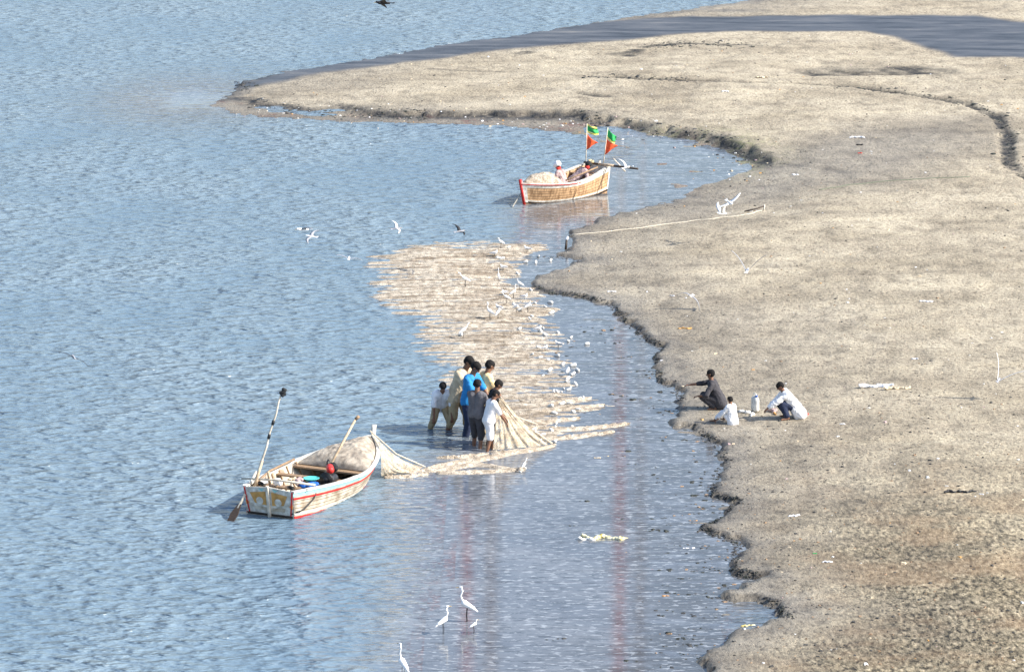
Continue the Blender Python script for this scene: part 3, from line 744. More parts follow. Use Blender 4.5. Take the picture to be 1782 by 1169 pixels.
def make_boat(root, h, hullmat, side_bands, transom_panels):
    ob = obj('hull', h.shell('hull', None, None), hullmat, root)
    md = ob.modifiers.new('planking', 'SOLIDIFY'); md.thickness = .03; md.offset = -1 
    # transom
    bm = bmesh.new()
    prof = [h.pt(0, v / 6, 1) for v in range(7)] + [h.pt(0, 1, 1).lerp(h.pt(0, 1, -1), .5) + Vector((-.01, 0, .05))] + [h.pt(0, v / 6, -1) for v in range(6, -1, -1)]
    solid(bm, prof, (1, 0, -.1), .035)
    tr = obj('transom', bm, M['clean_white'], root, False)
    nrm = (h.pt(0, 0, 1) - h.pt(0, 1, 1)).cross(Vector((0, 1, 0))).normalized()
    if nrm.x > 0: nrm = -nrm
    def tp(yf, v, o): 
        a = h.pt(0, v, 1); b = h.pt(0, v, -1); p = b.lerp(a, yf); return p + nrm * o
    if transom_panels:
        for s in (0, 1):
            bm = bmesh.new()
            f = (lambda q: q) if s == 0 else (lambda q: 1 - q)
            solid(bm, [tp(f(.12), .86, .006), tp(f(.44), .93, .006), tp(f(.44), .52, .006), tp(f(.20), .56, .006)], nrm, .006)
            obj('panel', bm, M['brown_paint'], tr, False)
            bm = bmesh.new()
            c0 = tp(f(.31), .64, .013); uy = Vector((0, 1, 0)); uz = nrm.cross(uy)
            solid(bm, [c0 + uy * .072 * math.cos(a * math.pi / 8) + uz * .072 * math.sin(a * math.pi / 8) for a in range(16)], nrm, .006)
            obj('round_mark', bm, M['clean_white'], tr, False)
            bm = bmesh.new()
            solid(bm, [tp(f(.015), .62, .006), tp(f(.09), .55, .006), tp(f(.02), .48, .006)], nrm, .006)
            obj('orange_mark', bm, M['orange_paint'], tr, False)
            bm = bmesh.new()
            solid(bm, [tp(f(.30), 1.0, .006), tp(f(.42), 1.02, .006), tp(f(.37), .93, .006)], nrm, .006)
            obj('turquoise_mark', bm, M['turq_paint'], tr, False)
            bm = bmesh.new()
            solid(bm, [tp(f(.005), 1.0, .007), tp(f(.03), 1.0, .007), tp(f(.075), .25, .007), tp(f(.05), .25, .007)], nrm, .006)
            obj('edge_stripe', bm, M['red_paint'], tr, False)
            bm = bmesh.new()
            solid(bm, [tp(f(.17), .47, .005), tp(f(.44), .45, .005), tp(f(.44), .36, .005), tp(f(.19), .37, .005)], nrm, .005)
            obj('lower_plank', bm, M['white_paint'], tr, False)
    bm = bmesh.new(); solid(bm, [tp(.475, 1.12, .008), tp(.525, 1.12, .008), tp(.525, .16, .008), tp(.475, .16, .008)], nrm, .05)
    obj('stern_post', bm, M['bamboo'], root, False)
    bm = bmesh.new(); solid(bm, [tp(.02, .27, .009), tp(.98, .27, .009), tp(.98, .20, .009), tp(.02, .20, .009)], nrm, .008)
    obj('waterline_stripe', bm, M['dark_wood'], tr, False)
    # bands along the sides
    for side in (1, -1):
        for nm, v0, v1, off, mt in side_bands:
            obj(nm, h.strip(v0, v1, off, side), M[mt], root, False)
    for side in (1, -1):
        for v in (.40, .50, .62, .71):
            obj('plank_seam', h.strip(v, v + .014, .003, side), M['seam'], root, False)
    # gunwale caps
    for side in (1, -1):
        bm = bmesh.new(); rows = []
        for i in range(45):
            t = i / 44; p = h.pt(t, 1, side)
            o = [p + Vector((0, side * .022, -.012)), p + Vector((0, side * .022, .022)), p + Vector((0, -side * .055, .022)), p + Vector((0, -side * .055, -.012))]
            rows.append([bm.verts.new(q) for q in o])
        for a, b in zip(rows, rows[1:]):
            for k in range(4): bm.faces.new((a[k], a[(k + 1) % 4], b[(k + 1) % 4], b[k]))
        bm.faces.new(rows[0]); bm.faces.new(rows[-1][::-1])
        obj('gunwale', bm, M['clean_white'], root, False)
    # floor, frames, thwarts
    bm = bmesh.new(); rows = []
    for i in range(20):
        t = .02 + .93 * i / 19; a = h.pt(t, .22, 1, -.035); b = h.pt(t, .22, -1, -.035); rows.append([bm.verts.new(a), bm.verts.new(b)])
    for a, b in zip(rows, rows[1:]): bm.faces.new((a[0], a[1], b[1], b[0]))
    obj('floor', bm, M['dark_wood'], root, False)
    for i in range(9):
        t = .10 + .085 * i
        bm = bmesh.new()
        pts = [h.pt(t, v, 1, -.045) for v in (1, .8, .6, .4, .24)] + [h.pt(t, v, -1, -.045) for v in (.24, .4, .6, .8, 1)]
        tube(bm, pts, .018, 6); obj('frame', bm, M['wood'], root)
    for t, wd in ((.16, .16), (.42, .14), (.60, .18)):
        bm = bmesh.new(); a = h.pt(t, .86, 1, -.03); b = h.pt(t, .86, -1, -.03)
        solid(bm, [a + Vector((-wd / 2, 0, 0)), a + Vector((wd / 2, 0, 0)), b + Vector((wd / 2, 0, 0)), b + Vector((-wd / 2, 0, 0))], (0, 0, 1), .03)
        obj('thwart', bm, M['wood'], root, False)
    # foredeck
    bm = bmesh.new(); rows = []
    for i in range(14):
        t = .64 + .35 * i / 13; rows.append([bm.verts.new(h.pt(t, .93, 1, -.03)), bm.verts.new(h.pt(t, .93, -1, -.03))])
    for a, b in zip(rows, rows[1:]): bm.faces.new((a[0], a[1], b[1], b[0]))
    obj('foredeck', bm, M['wood'], root, False)

def net_mound(h, t0, t1, height, parent, name='net_heap'):
    bm = bmesh.new(); nu, nv = 70, 56; rows = []
    for i in range(nu + 1):
        t = t0 + (t1 - t0) * i / nu; r = []
        a = h.pt(t, .96, 1, -.05); b = h.pt(t, .96, -1, -.05)
        for j in range(nv + 1):
            w = j / nv; p = a.lerp(b, w)
            prof = (math.sin(math.pi * w) ** .45) * (math.sin(math.pi * (i / nu) ** .8) ** .5 if 0 < i < nu else 0)
            ns = mnoise.noise(Vector((p.x * 3, p.y * 3, 0))) * .6 + .30 * mnoise.noise(Vector((p.x * 8, p.y * 14, 4))) + .16 * mnoise.noise(Vector((p.x * 22, p.y * 22, 7)))
            p = p + Vector((0, 0, height * prof * (1 + .35 * ns) - .02))
            r.append(bm.verts.new(p))
        rows.append(r)
    for a, b in zip(rows, rows[1:]):
        for k in range(nv): bm.faces.new((a[k], a[k + 1], b[k + 1], b[k]))
    return obj(name, bm, M['net_pile'], parent)

# near boat: stern towards the camera
A = at(472, 898); B = at(642, 820)
dv = B - A; bang = math.atan2(dv.y, dv.x); bl = dv.length
hN = Hull(bl, 1.62, 1.02, (.52, .42, .66))
nb_ = empty('fishing_boat', A, bang, 'white wooden boat with panelled stern and grey net heaped in its bow', 'boat', 'wooden fishing boats')
make_boat(nb_, hN, M['white_paint'], [('sheer_band', .86, .975, .006, 'turq_paint'), ('red_band', .77, .825, .012, 'red_paint'), ('lower_band', .30, .36, .010, 'clean_white'), ('boot_stripe', .20, .262, .012, 'red_paint')], True)
bm = bmesh.new(); p = hN.pt(1, .2, 1); p.y = 0; q = hN.pt(1, 1, 1); q.y = 0
tube(bm, [p, q + Vector((.02, 0, 0)), q + Vector((.05, 0, .20))], [.035, .045, .055], 8)
obj('stem_post', bm, M['clean_white'], nb_)
def NB(x, y, z): return nb_.matrix_world @ Vector((x, y, z))
bpy.context.view_layer.update()
# outlying spars laid across the stern quarters
def local_tube(name, pts, rad, mat, parent): 
    bm = bmesh.new(); tube(bm, pts, rad, 7); return obj(name, bm, M[mat], parent)
local_tube('cross_spar', [(.28, -.75, .60), (.24, .05, .62), (.20, .72, .58)], .022, 'bamboo', nb_)
local_tube('side_spar', [(.10, .40, .53), (1.2, .70, .50), (2.2, .74, .50)], .022, 'wood', nb_)

# far boat: bow towards the camera at the left, stern at the right
A2 = at(1037, 332); B2 = at(913, 356)
dv = B2 - A2; fang = math.atan2(dv.y, dv.x); fl_ = dv.length
hF = Hull(fl_, 1.12, .80, (.68, .46, .56))
fb_ = empty('fishing_boat', A2, fang, 'brown sided wooden boat with white bands, moored by the mud flat with flags', 'boat', 'wooden fishing boats')
make_boat(fb_, hF, M['brown_panel'], [('sheer_band', .85, .975, .008, 'clean_white'), ('lower_band', .28, .34, .010, 'clean_white'), ('boot_stripe', .20, .25, .012, 'black')], False)
for side in (1, -1):
    obj('red_rail', hF.strip(.965, 1.0, .026, side, .45, 1.0), M['red_paint'], fb_, False)
    obj('bow_band', hF.strip(.22, 1.0, .014, side, .965, 1.0, 6), M['clean_white'], fb_, False)
    obj('quarter_band', hF.strip(.22, 1.0, .012, side, .0, .015, 4), M['clean_white'], fb_, False)
bm = bmesh.new(); p = hF.pt(1, .05, 1); p.y = 0; q = hF.pt(1, 1, 1); q.y = 0
tube(bm, [p, q + Vector((.01, 0, .10))], [.035, .045], 8); obj('stem_post', bm, M['red_paint'], fb_)
bpy.context.view_layer.update()
nh2 = net_mound(hF, .62, .95, .30, None, 'net_heap'); nh2.location = A2; nh2.rotation_euler = (0, 0, fang)
nh2.data.materials[0] = M['net']
tag(nh2, 'cream fishing net heaped in the bow of the brown sided boat', 'fishing net')


# stuff in the near boat --------------------------------------------------
def world_tube(name, pts, rad, mat, label, cat, group=None, n=7):
    base = Vector(pts[0]); bm = bmesh.new(); tube(bm, [Vector(p) - base for p in pts], rad, n)
    o = obj(name, bm, M[mat]); o.location = base; return tag(o, label, cat, group)
# tall pole with a black bundle
pb = NB(.10, .42, .42)
tp_ = pb + Vector((.53, .25, 1.78))
root = empty('marker_pole', pb, 0, 'tall leaning pole with black bundle on top in the stern of the white boat', 'pole')
bm = bmesh.new(); npt = 9; tube(bm, [(tp_ - pb) * (i / npt) + Vector((.012 * math.sin(i * 2.1), .012 * math.cos(i * 1.3), 0)) for i in range(npt + 1)], [.024 - .0008 * i for i in range(npt + 1)], 8)
obj('pole', bm, M['bamboo'], root)
local_tube('pole_foot', [Vector((0, 0, 0)), (tp_ - pb) * .3], .030, 'pale_wood', root)
bm = bmesh.new(); dd = tp_ - pb
for i in range(5): cap(bm, dd + Vector((rng.uniform(-.04, .04), rng.uniform(-.03, .03), rng.uniform(-.10, .06))), dd + Vector((rng.uniform(-.06, .06), 0, rng.uniform(-.08, .04))), .032, .028, 8, 3)
remeshed('cloth_bundle', bm, .012, M['black_cloth'], root, 1, .01, 25)
for f in (.52, .66):
    bm = bmesh.new(); tube(bm, [dd * f, dd * (f + .045)], .029, 8); obj('lashing', bm, M['black'], root)
# leaning oar
pb = NB(1.75, -.1, .30); pt_ = at(592, 765, 0); 
root = empty('leaning_pole', pb, 0, 'pinkish bare wooden pole leaning out of the middle of the white boat', 'pole')
e = Vector((.62, .55, 1.05)); bm = bmesh.new(); tube(bm, [Vector((0, 0, 0)), e * .5, e], [.026, .024, .020], 8); obj('shaft', bm, M['pale_wood'], root)
bm = bmesh.new(); tube(bm, [e * .97, e * 1.02 + Vector((.03, 0, 0))], .032, 8); obj('tip', bm, M['wood'], root)
# steering oar over the port quarter, blade in the water
pa = NB(.10, .50, .50); pz_ = at(400, 912, -.05)
root = empty('steering_oar', pa, 0, 'dark steering oar over the left stern corner of the white boat', 'oar')
e = pz_ - pa; bm = bmesh.new(); tube(bm, [e * -.35, e * .6], [.022, .026], 8); obj('shaft', bm, M['bamboo'], root)
bm = bmesh.new(); sdv = e.cross(Vector((0, 0, 1))).normalized()
solid(bm, [e * .5 - sdv * .03, e * .5 + sdv * .03, e * .75 + sdv * .085, e + sdv * .07, e - sdv * .05, e * .75 - sdv * .07], sdv.cross(e), .02); obj('blade', bm, M['dark_wood'], root, False)
# engine
en = NB(1.42, -.42, .26)
root = empty('boat_engine', en, bang, 'small black engine with a red tank bolted inside the right side of the white boat', 'engine')
bm = bmesh.new(); cap(bm, (0, 0, .14), (.16, 0, .14), .11, .10, 14, 3); box(bm, (.08, 0, .06), (.30, .18, .12)); remeshed('engine_block', bm, .014, M['metal'], root, 1)
bm = bmesh.new(); tube(bm, [(-.13, 0, .18), (-.09, 0, .18)], .135, 20); obj('flywheel', bm, M['black'], root)
bm = bmesh.new(); tube(bm, [(-.15, 0, .18), (-.13, 0, .18)], .045, 12); obj('hub', bm, M['metal'], root)
bm = bmesh.new(); cap(bm, (-.02, -.04, .34), (.12, .05, .35), .075, .07, 14, 4); remeshed('fuel_tank', bm, .014, M['red_paint'], root, 2)
bm = bmesh.new(); tube(bm, [(.10, .08, .2), (.14, .10, .44), (.20, .12, .46)], .024, 8); obj('exhaust', bm, M['black'], root)
bm = bmesh.new(); cap(bm, (.22, .0, .32), (.26, .06, .36), .07, .06, 12, 3); remeshed('rag', bm, .014, M['black_cloth'], root, 1, .012, 22)
# clutter in the stern
def lump(name, c, r0, mat, label, cat, parts=5, flat=.6, amp=.02, group=None, spread=1.0, voxel=.016, seed=0):
    rr = np.random.RandomState(seed + 5); bm = bmesh.new()
    for i in range(parts):
        f0 = i / parts * 2 - 1; f1 = (i + 1) / parts * 2 - 1
        a = Vector((f0 * r0 * spread, rr.uniform(-.35, .35) * r0, rr.uniform(0, .6) * r0 * flat)) if i == 0 else b; b = Vector((f1 * r0 * spread, rr.uniform(-.35, .35) * r0, rr.uniform(0, .6) * r0 * flat))
        cap(bm, a, b, max(.014, r0 * rr.uniform(.45, .7) * flat), max(.014, r0 * rr.uniform(.4, .6) * flat), 10, 3)
    o = remeshed(name, bm, voxel, M[mat], None, 1, amp, 18); o.location = c; o.rotation_euler = (0, 0, rr.uniform(0, 6))
    return tag(o, label, cat, group)
lump('cloth_bundle', NB(.42, .12, .50), .17, 'white_cloth', 'bundle of white cloth lying in the stern of the white boat', 'cloth', seed=1)
lump('cloth_bundle', NB(.62, -.22, .50), .15, 'pink_cloth', 'crumpled pinkish grey cloth beside the white bundle in the stern', 'cloth', seed=2)
lump('folded_tarpaulin', NB(.60, -.46, .46), .15, 'plastic_blue', 'bright blue folded sheet draped over the right rail of the white boat', 'tarpaulin', seed=3, flat=.7)
lump('rag', NB(.22, -.30, .50), .09, 'black_cloth', 'black rag in the stern corner beside the blue sheet', 'cloth', seed=4)
lump('rag', NB(.25, .36, .50), .08, 'black_cloth', 'black rag at the foot of the tall leaning pole', 'cloth', seed=6)
lump('rag', NB(.85, .05, .48), .09, 'cream_cloth', 'tan rag in the middle of the stern clutter', 'cloth', seed=7)
def basin(c, r, mat, label):
    root = empty('basin', c, 0, label, 'basin'); bm = bmesh.new(); prof = [(0, 0), (r * .65, 0), (r, r * .42), (r * 1.08, r * .43), (r * 1.08, r * .40), (r * .98, r * .40), (r * .62, .02), (0, .02)]
    rows = [[bm.verts.new((pr * math.cos(2 * math.pi * k / 20), pr * math.sin(2 * math.pi * k / 20), z)) for k in range(20)] if pr else None for pr, z in prof]
    c0 = bm.verts.new((0, 0, 0)); c1 = bm.verts.new((0, 0, .02)); 
    rws = rows[1:-1]
    for a, b in zip(rws, rws[1:]):
        for k in range(20): bm.faces.new((a[k], a[(k + 1) % 20], b[(k + 1) % 20], b[k]))
    for k in range(20): bm.faces.new((c0, rws[0][(k + 1) % 20], rws[0][k])); bm.faces.new((c1, rws[-1][k], rws[-1][(k + 1) % 20]))
    obj('bowl', bm, M[mat], root); return root
basin(NB(1.15, -.20, .42), .14, 'plastic_turq', 'turquoise plastic basin in the middle of the white boat')
basin(NB(.40, .40, .46), .12, 'plastic_white', 'small white basin by the left rail of the white boat')
# tiller handle sticking up in the stern
world_tube('tiller_stick', [NB(.35, .22, .5), NB(.12, .12, .78)], .025, 'pale_wood', 'short stick standing up from the stern clutter of the white boat', 'stick')
world_tube('mooring_rope', [NB(.70, -.60, .50), NB(.45, -.64, .30), NB(.12, -.60, .16), NB(-.05, -.45, .10)], .012, 'black', 'black rope hanging over the right quarter of the white boat', 'rope')

# far boat: crew and flags -------------------------------------------------
def FB(x, y, z): return fb_.matrix_world @ Vector((x, y, z))
person('person in white cap and red scarf sitting in the middle of the far boat', FB(fl_ * .47, .05, .06), R(150), 1.35, pelvis=.17, lean=.35, neck=.2, hands=((.25, .08, .22), (.25, -.08, .22)),
       feet=((.26, .08, .06), (.26, -.08, .06)), knees=(0, 0, 1), shirt='pink_cloth', bottoms='grey_cloth', leglen=1.8, headwear='cap', loose=1.6, sleeve=1.6)
person('person with dark headcloth and pinkish grey shirt leaning in the far boat', FB(fl_ * .30, -.05, .10), R(15), 1.35, pelvis=.20, lean=.85, neck=.1, hands=((.36, .12, .30), (.36, -.12, .30)),
       feet=((-.10, .08, .06), (-.12, -.08, .06)), knees=(0, 0, -1), shirt='pink_cloth', bottoms='grey_cloth', leglen=1.8, loose=1.8, sleeve=1.6, headwear='headcloth')
def flagpole(px, pytop, pybase, base, label, up, low, tilt=0, w=.30, sway=0):
    q_ = 1.25
    """two flags on one pole"""
    s_ = 1 / 70.0
    root = empty('flag_pole', base, 0, label, 'flag pole', 'flag poles on the far boat')
    top = Vector((tilt, 0, (pybase - pytop) * s_ + .10)); bm = bmesh.new(); tube(bm, [(0, 0, -.1), top], [.016, .012], 7); obj('pole', bm, M['bamboo'], root)
    def sheet(name, z1, z0, poly, mat):
        bm = bmesh.new(); nu, nv = 14, 10; rows = []
        for i in range(nu + 1):
            r = []
            for j in range(nv + 1):
                a = i / nu; b = j / nv
                t0, t1 = poly
                # hoist edge from z0 to z1, fly edge from t0 to t1 (x, z)
                hx = lambda zz: tilt * zz / top.z
                p0 = Vector((hx(z0 + (z1 - z0) * b), 0, z0 + (z1 - z0) * b)); p1 = Vector((t0[0] + (t1[0] - t0[0]) * b, 0, t0[1] + (t1[1] - t0[1]) * b))
                p = p0.lerp(p1, a); p.y += .045 * math.sin(a * 7 + b * 2) * a; p.z -= .03 * math.sin(a * 3)
                r.append(bm.verts.new(p))
            rows.append(r)
        for a, b in zip(rows, rows[1:]):
            for k in range(nv): bm.faces.new((a[k], a[k + 1], b[k + 1], b[k]))
        o = obj(name, bm, M[mat], root); md = o.modifiers.new('thick', 'SOLIDIFY'); md.thickness = .004; return o
    Ht = top.z
    for nm, z1, z0, poly, mat in up + low:
        sheet(nm, Ht + z1 * 1.1, Ht + z0 * 1.1, ((poly[0][0] * q_, Ht + poly[0][1] * 1.1), (poly[1][0] * q_, Ht + poly[1][1] * 1.1)), mat)
    return root
f1 = FB(fl_ * .20, .10, .5); f2 = FB(fl_ * .02, .06, .6)
flagpole(1020, 225, 300, at(1019, 322, .0) + Vector((0, 0, .45)), 'left flag pole of the far boat with yellow edged green flag above red',
         [('green_flag', -.04, -.16, ((.27, -.22), (.24, -.12)), 'green_flag'), ('yellow_border', .0, -.035, ((.24, -.115), (.22, -.08)), 'yellow_flag'), ('yellow_border', -.165, -.21, ((.27, -.27), (.27, -.225)), 'yellow_flag')],
         [('red_flag', -.24, -.62, ((.10, -.54), (.26, -.46)), 'orange_flag')], tilt=.03)
flagpole(1058, 232, 300, at(1048, 322, .0) + Vector((0, 0, .45)), 'right flag pole of the far boat with darker green flag above red',
         [('green_flag', -.02, -.20, ((.26, -.34), (.30, -.22)), 'green_flag'), ('yellow_border', -.205, -.25, ((.26, -.39), (.26, -.345)), 'yellow_flag')],
         [('red_flag', -.27, -.66, ((.14, -.56), (.33, -.44)), 'orange_flag')], tilt=.14)
# gear at the stern of the far boat
rr_ = empty('stern_spar', FB(.05, 0, .72), 0, 'long dark pole with a short crosspiece sticking out beyond the stern of the far boat', 'pole')
ez = at(1110, 302, .62) - FB(.05, 0, .72); ez.z = .02
bm = bmesh.new(); tube(bm, [ez * -.25, ez], [.03, .028], 8); obj('shaft', bm, M['dark_wood'], rr_)
bm = bmesh.new(); tube(bm, [ez * .5 + Vector((-.08, 0, .20)), ez * .62 + Vector((.10, 0, -.12))], .022, 8); obj('crosspiece', bm, M['bamboo'], rr_)
bm = bmesh.new(); tube(bm, [ez * .1, ez * .45], .034, 8); obj('sleeve', bm, M['pale_wood'], rr_)
lump('cloth_bundle', FB(.12, -.05, .76), .12, 'yellow_cloth', 'yellowish bundle at the stern rail of the far boat', 'cloth', seed=9)
world_tube('long_oar', [FB(fl_ * .55, .30, .50), FB(fl_ * .15, .42, .72)], .02, 'wood', 'oar laid along the near rail of the far boat', 'oar')
world_tube('long_oar', [FB(fl_ * .55, -.2, .52), FB(fl_ * .18, -.25, .66)], .02, 'bamboo', 'pale oar laid inside the far boat between its two people', 'oar')
world_tube('mooring_rope', [at(892, 360, .02), at(905, 352, .03) + Vector((0, 0, .2)), FB(fl_, 0, .5)], .014, 'rope', 'pale rope dropping from the bow of the far boat into the water', 'rope')

# ------------------------------------------------------------------ the fishing net
net = empty('fishing_net', at(800, 600), 0, 'huge beige fishing net floating in folds beside the haulers and white boat', 'fishing net')
NO = net.location
NETP = px_poly([(645, 450), (690, 426), (800, 420), (935, 424), (930, 440), (915, 455), (905, 480), (925, 500), (945, 520), (952, 560), (975, 580), (992, 610), (988, 660),
    (1010, 690), (1050, 706), (1020, 716), (985, 722), (1000, 732), (975, 765), (900, 772), (850, 745), (770, 690), (762, 640), (742, 612), (725, 565), (672, 530), (650, 505), (638, 470)])
nx_ = np.arange(at(620, 440).x, at(1065, 710).x + .2, .035); ny_ = np.arange(at(850, 790).y, at(850, 410).y, .045)
XN, YN = np.meshgrid(nx_, ny_)
dN = sdist(XN, YN, NETP) + .45 * fbm(XN * .35, YN * 2.6, 3, 101) * 1.5 + .1 * fbm(XN * 3, YN * 3, 2, 102)
warp = YN + .30 * fbm(XN * .35, YN * .25, 3, 103) + .05 * XN
rid = np.abs(np.sin(math.pi * warp / .42)) ** .6 - .25
rid2 = -.5 + np.abs(np.sin(math.pi * (warp * 1.9 + .3 * fbm(XN * .5, YN * .3, 2, 104)) / .62)) 
ZN = -.009 + .058 * rid * (.8 + .5 * fbm(XN * .5, YN * .8, 3, 105)) + .034 * rid2 + .042 * fbm(XN * .9, YN * 4.5, 4, 106) + .020 * fbm(XN * 6, YN * 9, 2, 107)
ZN = (ZN - .016 * (1 - sstep(0, 1.3, dN)) + .012 * np.clip(dN - 1, 0, .8)) * sstep(-.05, .35, dN) + (-.06) * (1 - sstep(-.25, .15, dN))
keep = (dN > -.35)
idx = -np.ones(XN.shape, int); idx[keep] = np.arange(keep.sum())
co = np.stack([XN[keep] - NO.x, YN[keep] - NO.y, ZN[keep]], -1)
q = np.stack([idx[:-1, :-1], idx[:-1, 1:], idx[1:, 1:], idx[1:, :-1]], -1).reshape(-1, 4); q = q[(q >= 0).all(1)]
q = q[(np.maximum.reduce([co[q[:, i], 2] for i in range(4)]) > -.03)]
me = bpy.data.meshes.new('floating_sheet'); me.from_pydata(co.tolist(), [], q.tolist())
obj_from_mesh('floating_sheet', me, M['net_float'], net)
def net_z(x, y):
    i = int((x - nx_[0]) / .035); j = int((y - ny_[0]) / .045)
    if 0 <= j < len(ny_) and 0 <= i < len(nx_): return max(0, float(ZN[j, i]))
    return 0
def curtain(name, top, bot, mat, nu=60, nv=30, amp=.035, folds=9, sag=.1):
    """sheet between two world polylines, with fold ridges running from top to bottom"""
    def along(P, f):
        f *= len(P) - 1; i = min(int(f), len(P) - 2); return P[i].lerp(P[i + 1], f - i)
    bm = bmesh.new(); rows = []
    for i in range(nu + 1):
        r = []
        for j in range(nv + 1):
            a = i / nu; b = j / nv
            p = along(top, a).lerp(along(bot, a), b)
            p = p + Vector((0, -1, .25)) * amp * (math.sin(a * folds * 2 * math.pi + 2 * b + 6 * mnoise.noise(Vector((a * 4, b * 1.2, 5)))) * (.2 + .8 * b) * (.5 + .9 * mnoise.noise(Vector((a * 5, 2, 8)))) + .5 * mnoise.noise(Vector((a * 24, b * 2, 3)))) 
            p.z -= sag * math.sin(math.pi * b) * .6; p.z = max(p.z, -.01)
            r.append(bm.verts.new(p - NO))
        rows.append(r)
    for a, b in zip(rows, rows[1:]):
        for k in range(nv): bm.faces.new((a[k], a[k + 1], b[k + 1], b[k]))
    return obj(name, bm, M[mat], net)
hb_ = at(862, 778)
T0 = Vector((hb_.x + .03, hb_.y - .05, .80)); T1 = Vector((hb_.x + .10, hb_.y + .1, .98))
curtain('raised_curtain', [T0, T0.lerp(T1, .5), T1], [at(858, 783, .02), at(880, 781, .03), at(905, 779, .03), at(935, 776, .03), at(962, 772, .03)], 'net_sheer', amp=.04, folds=6, sag=.12)
local_tube('haul_line', [T1 - NO, T1.lerp(at(915, 735, .02), .5) - NO - Vector((0, 0, .12)), at(935, 738, .03) - NO], .012, 'rope', net)
local_tube('haul_line', [T1 - NO, T1.lerp(at(950, 770, .02), .5) - NO - Vector((0, 0, .10)), at(962, 771, .03) - NO], .012, 'rope', net)
bowt = NB(bl + .05, 0, .78)
curtain('bow_curtain', [bowt, NB(bl * .90, -.42, .60), NB(bl * .80, -.66, .48)], [at(738, 812, .02), at(715, 822, .02), at(664, 826, .02)], 'net_sheer', amp=.05, folds=5, sag=.25)
local_tube('head_rope', [bowt - NO, bowt.lerp(at(735, 812, .02), .5) - NO - Vector((0, 0, .10)), at(740, 812, .02) - NO], .014, 'rope', net)
nh1 = net_mound(hN, .62, .985, .25, net, 'net_heap'); nh1.location = A - NO; nh1.rotation_euler = (0, 0, bang)
# long floating folds
def fold(pts, wd, name='net_fold', hgt=.05, seed=0):
    P = [at(*p) for p in pts]; bm = bmesh.new(); n = 40; rows = []
    for i in range(n + 1):
        f = i / n * (len(P) - 1); k = min(int(f), len(P) - 2); p = P[k].lerp(P[k + 1], f - k)
        ww = wd * (math.sin(math.pi * min(1, max(0, i / n))) ** .5 + .05) * (1 + .5 * mnoise.noise(Vector((i * .2, seed, 0))))
        r = []
        for j in range(9):
            a = j / 8 * 2 - 1
            r.append(bm.verts.new(p - NO + Vector((.06 * mnoise.noise(Vector((i * .3, j * .5, seed))), a * ww, hgt * (1 - a * a) * (1 + .7 * mnoise.noise(Vector((i * .5, j * .6, seed + 9)))) - .006))))
        rows.append(r)
    for a, b in zip(rows, rows[1:]):
        for k in range(8): bm.faces.new((a[k], a[k + 1], b[k + 1], b[k]))
    obj(name, bm, M['net'], net)
FOLDS = [([(700, 822), (760, 818), (830, 808), (905, 820)], .16), ([(735, 818), (790, 806), (850, 796), (900, 786), (962, 778)], .22), ([(760, 798), (800, 796), (850, 792)], .10),
         ([(760, 824), (830, 822), (915, 818)], .12), ([(960, 750), (1030, 745), (1096, 738)], .16), ([(950, 765), (1000, 760), (1070, 752)], .15), ([(880, 738), (960, 733), (1010, 728)], .14),
         ([(915, 718), (980, 712), (1052, 706)], .16), ([(855, 788), (900, 787), (966, 776)], .16), ([(905, 700), (960, 702), (1030, 694)], .12), ([(900, 748), (940, 744), (990, 747)], .10),
         ([(668, 832), (700, 830), (745, 826)], .10)]
for i, (p, wd) in enumerate(FOLDS): fold(p, wd, seed=i * 3.3)
# floats on the net
fm = None
fl_px = []
for _ in range(4000):
    if len(fl_px) >= 62: break
    py = rng.uniform(428, 775); t = (py - 428) / 347
    cx = np.interp(py, [428, 470, 520, 560, 600, 640, 700, 775], [880, 895, 925, 935, 960, 985, 990, 960]); sp = np.interp(py, [428, 560, 620, 775], [30, 40, 22, 26])
    fl_px.append((rng.normal(cx, sp), py))
fl_px += [(912, 815), (905, 822), (965, 745), (968, 738), (1008, 695), (985, 665), (988, 660), (930, 757), (940, 762), (803, 586), (950, 772)]
bm = bmesh.new(); cap(bm, (-.045, 0, 0), (.045, 0, 0), .042, .040, 10, 3); fo = obj('float', bm, M['plastic_white'], net)
for i, (px, py) in enumerate(fl_px):
    o = fo if i == 0 else fo.copy()
    if i: COL.objects.link(o); o.parent = net
    p = at(px, py); o.location = Vector((p.x, p.y, net_z(p.x, p.y) + .02)) - NO
    s = rng.uniform(.4, .95); o.scale = (s, s, s); o.rotation_euler = (rng.uniform(-.4, .4), rng.uniform(-.5, .5), rng.uniform(0, 3.14))

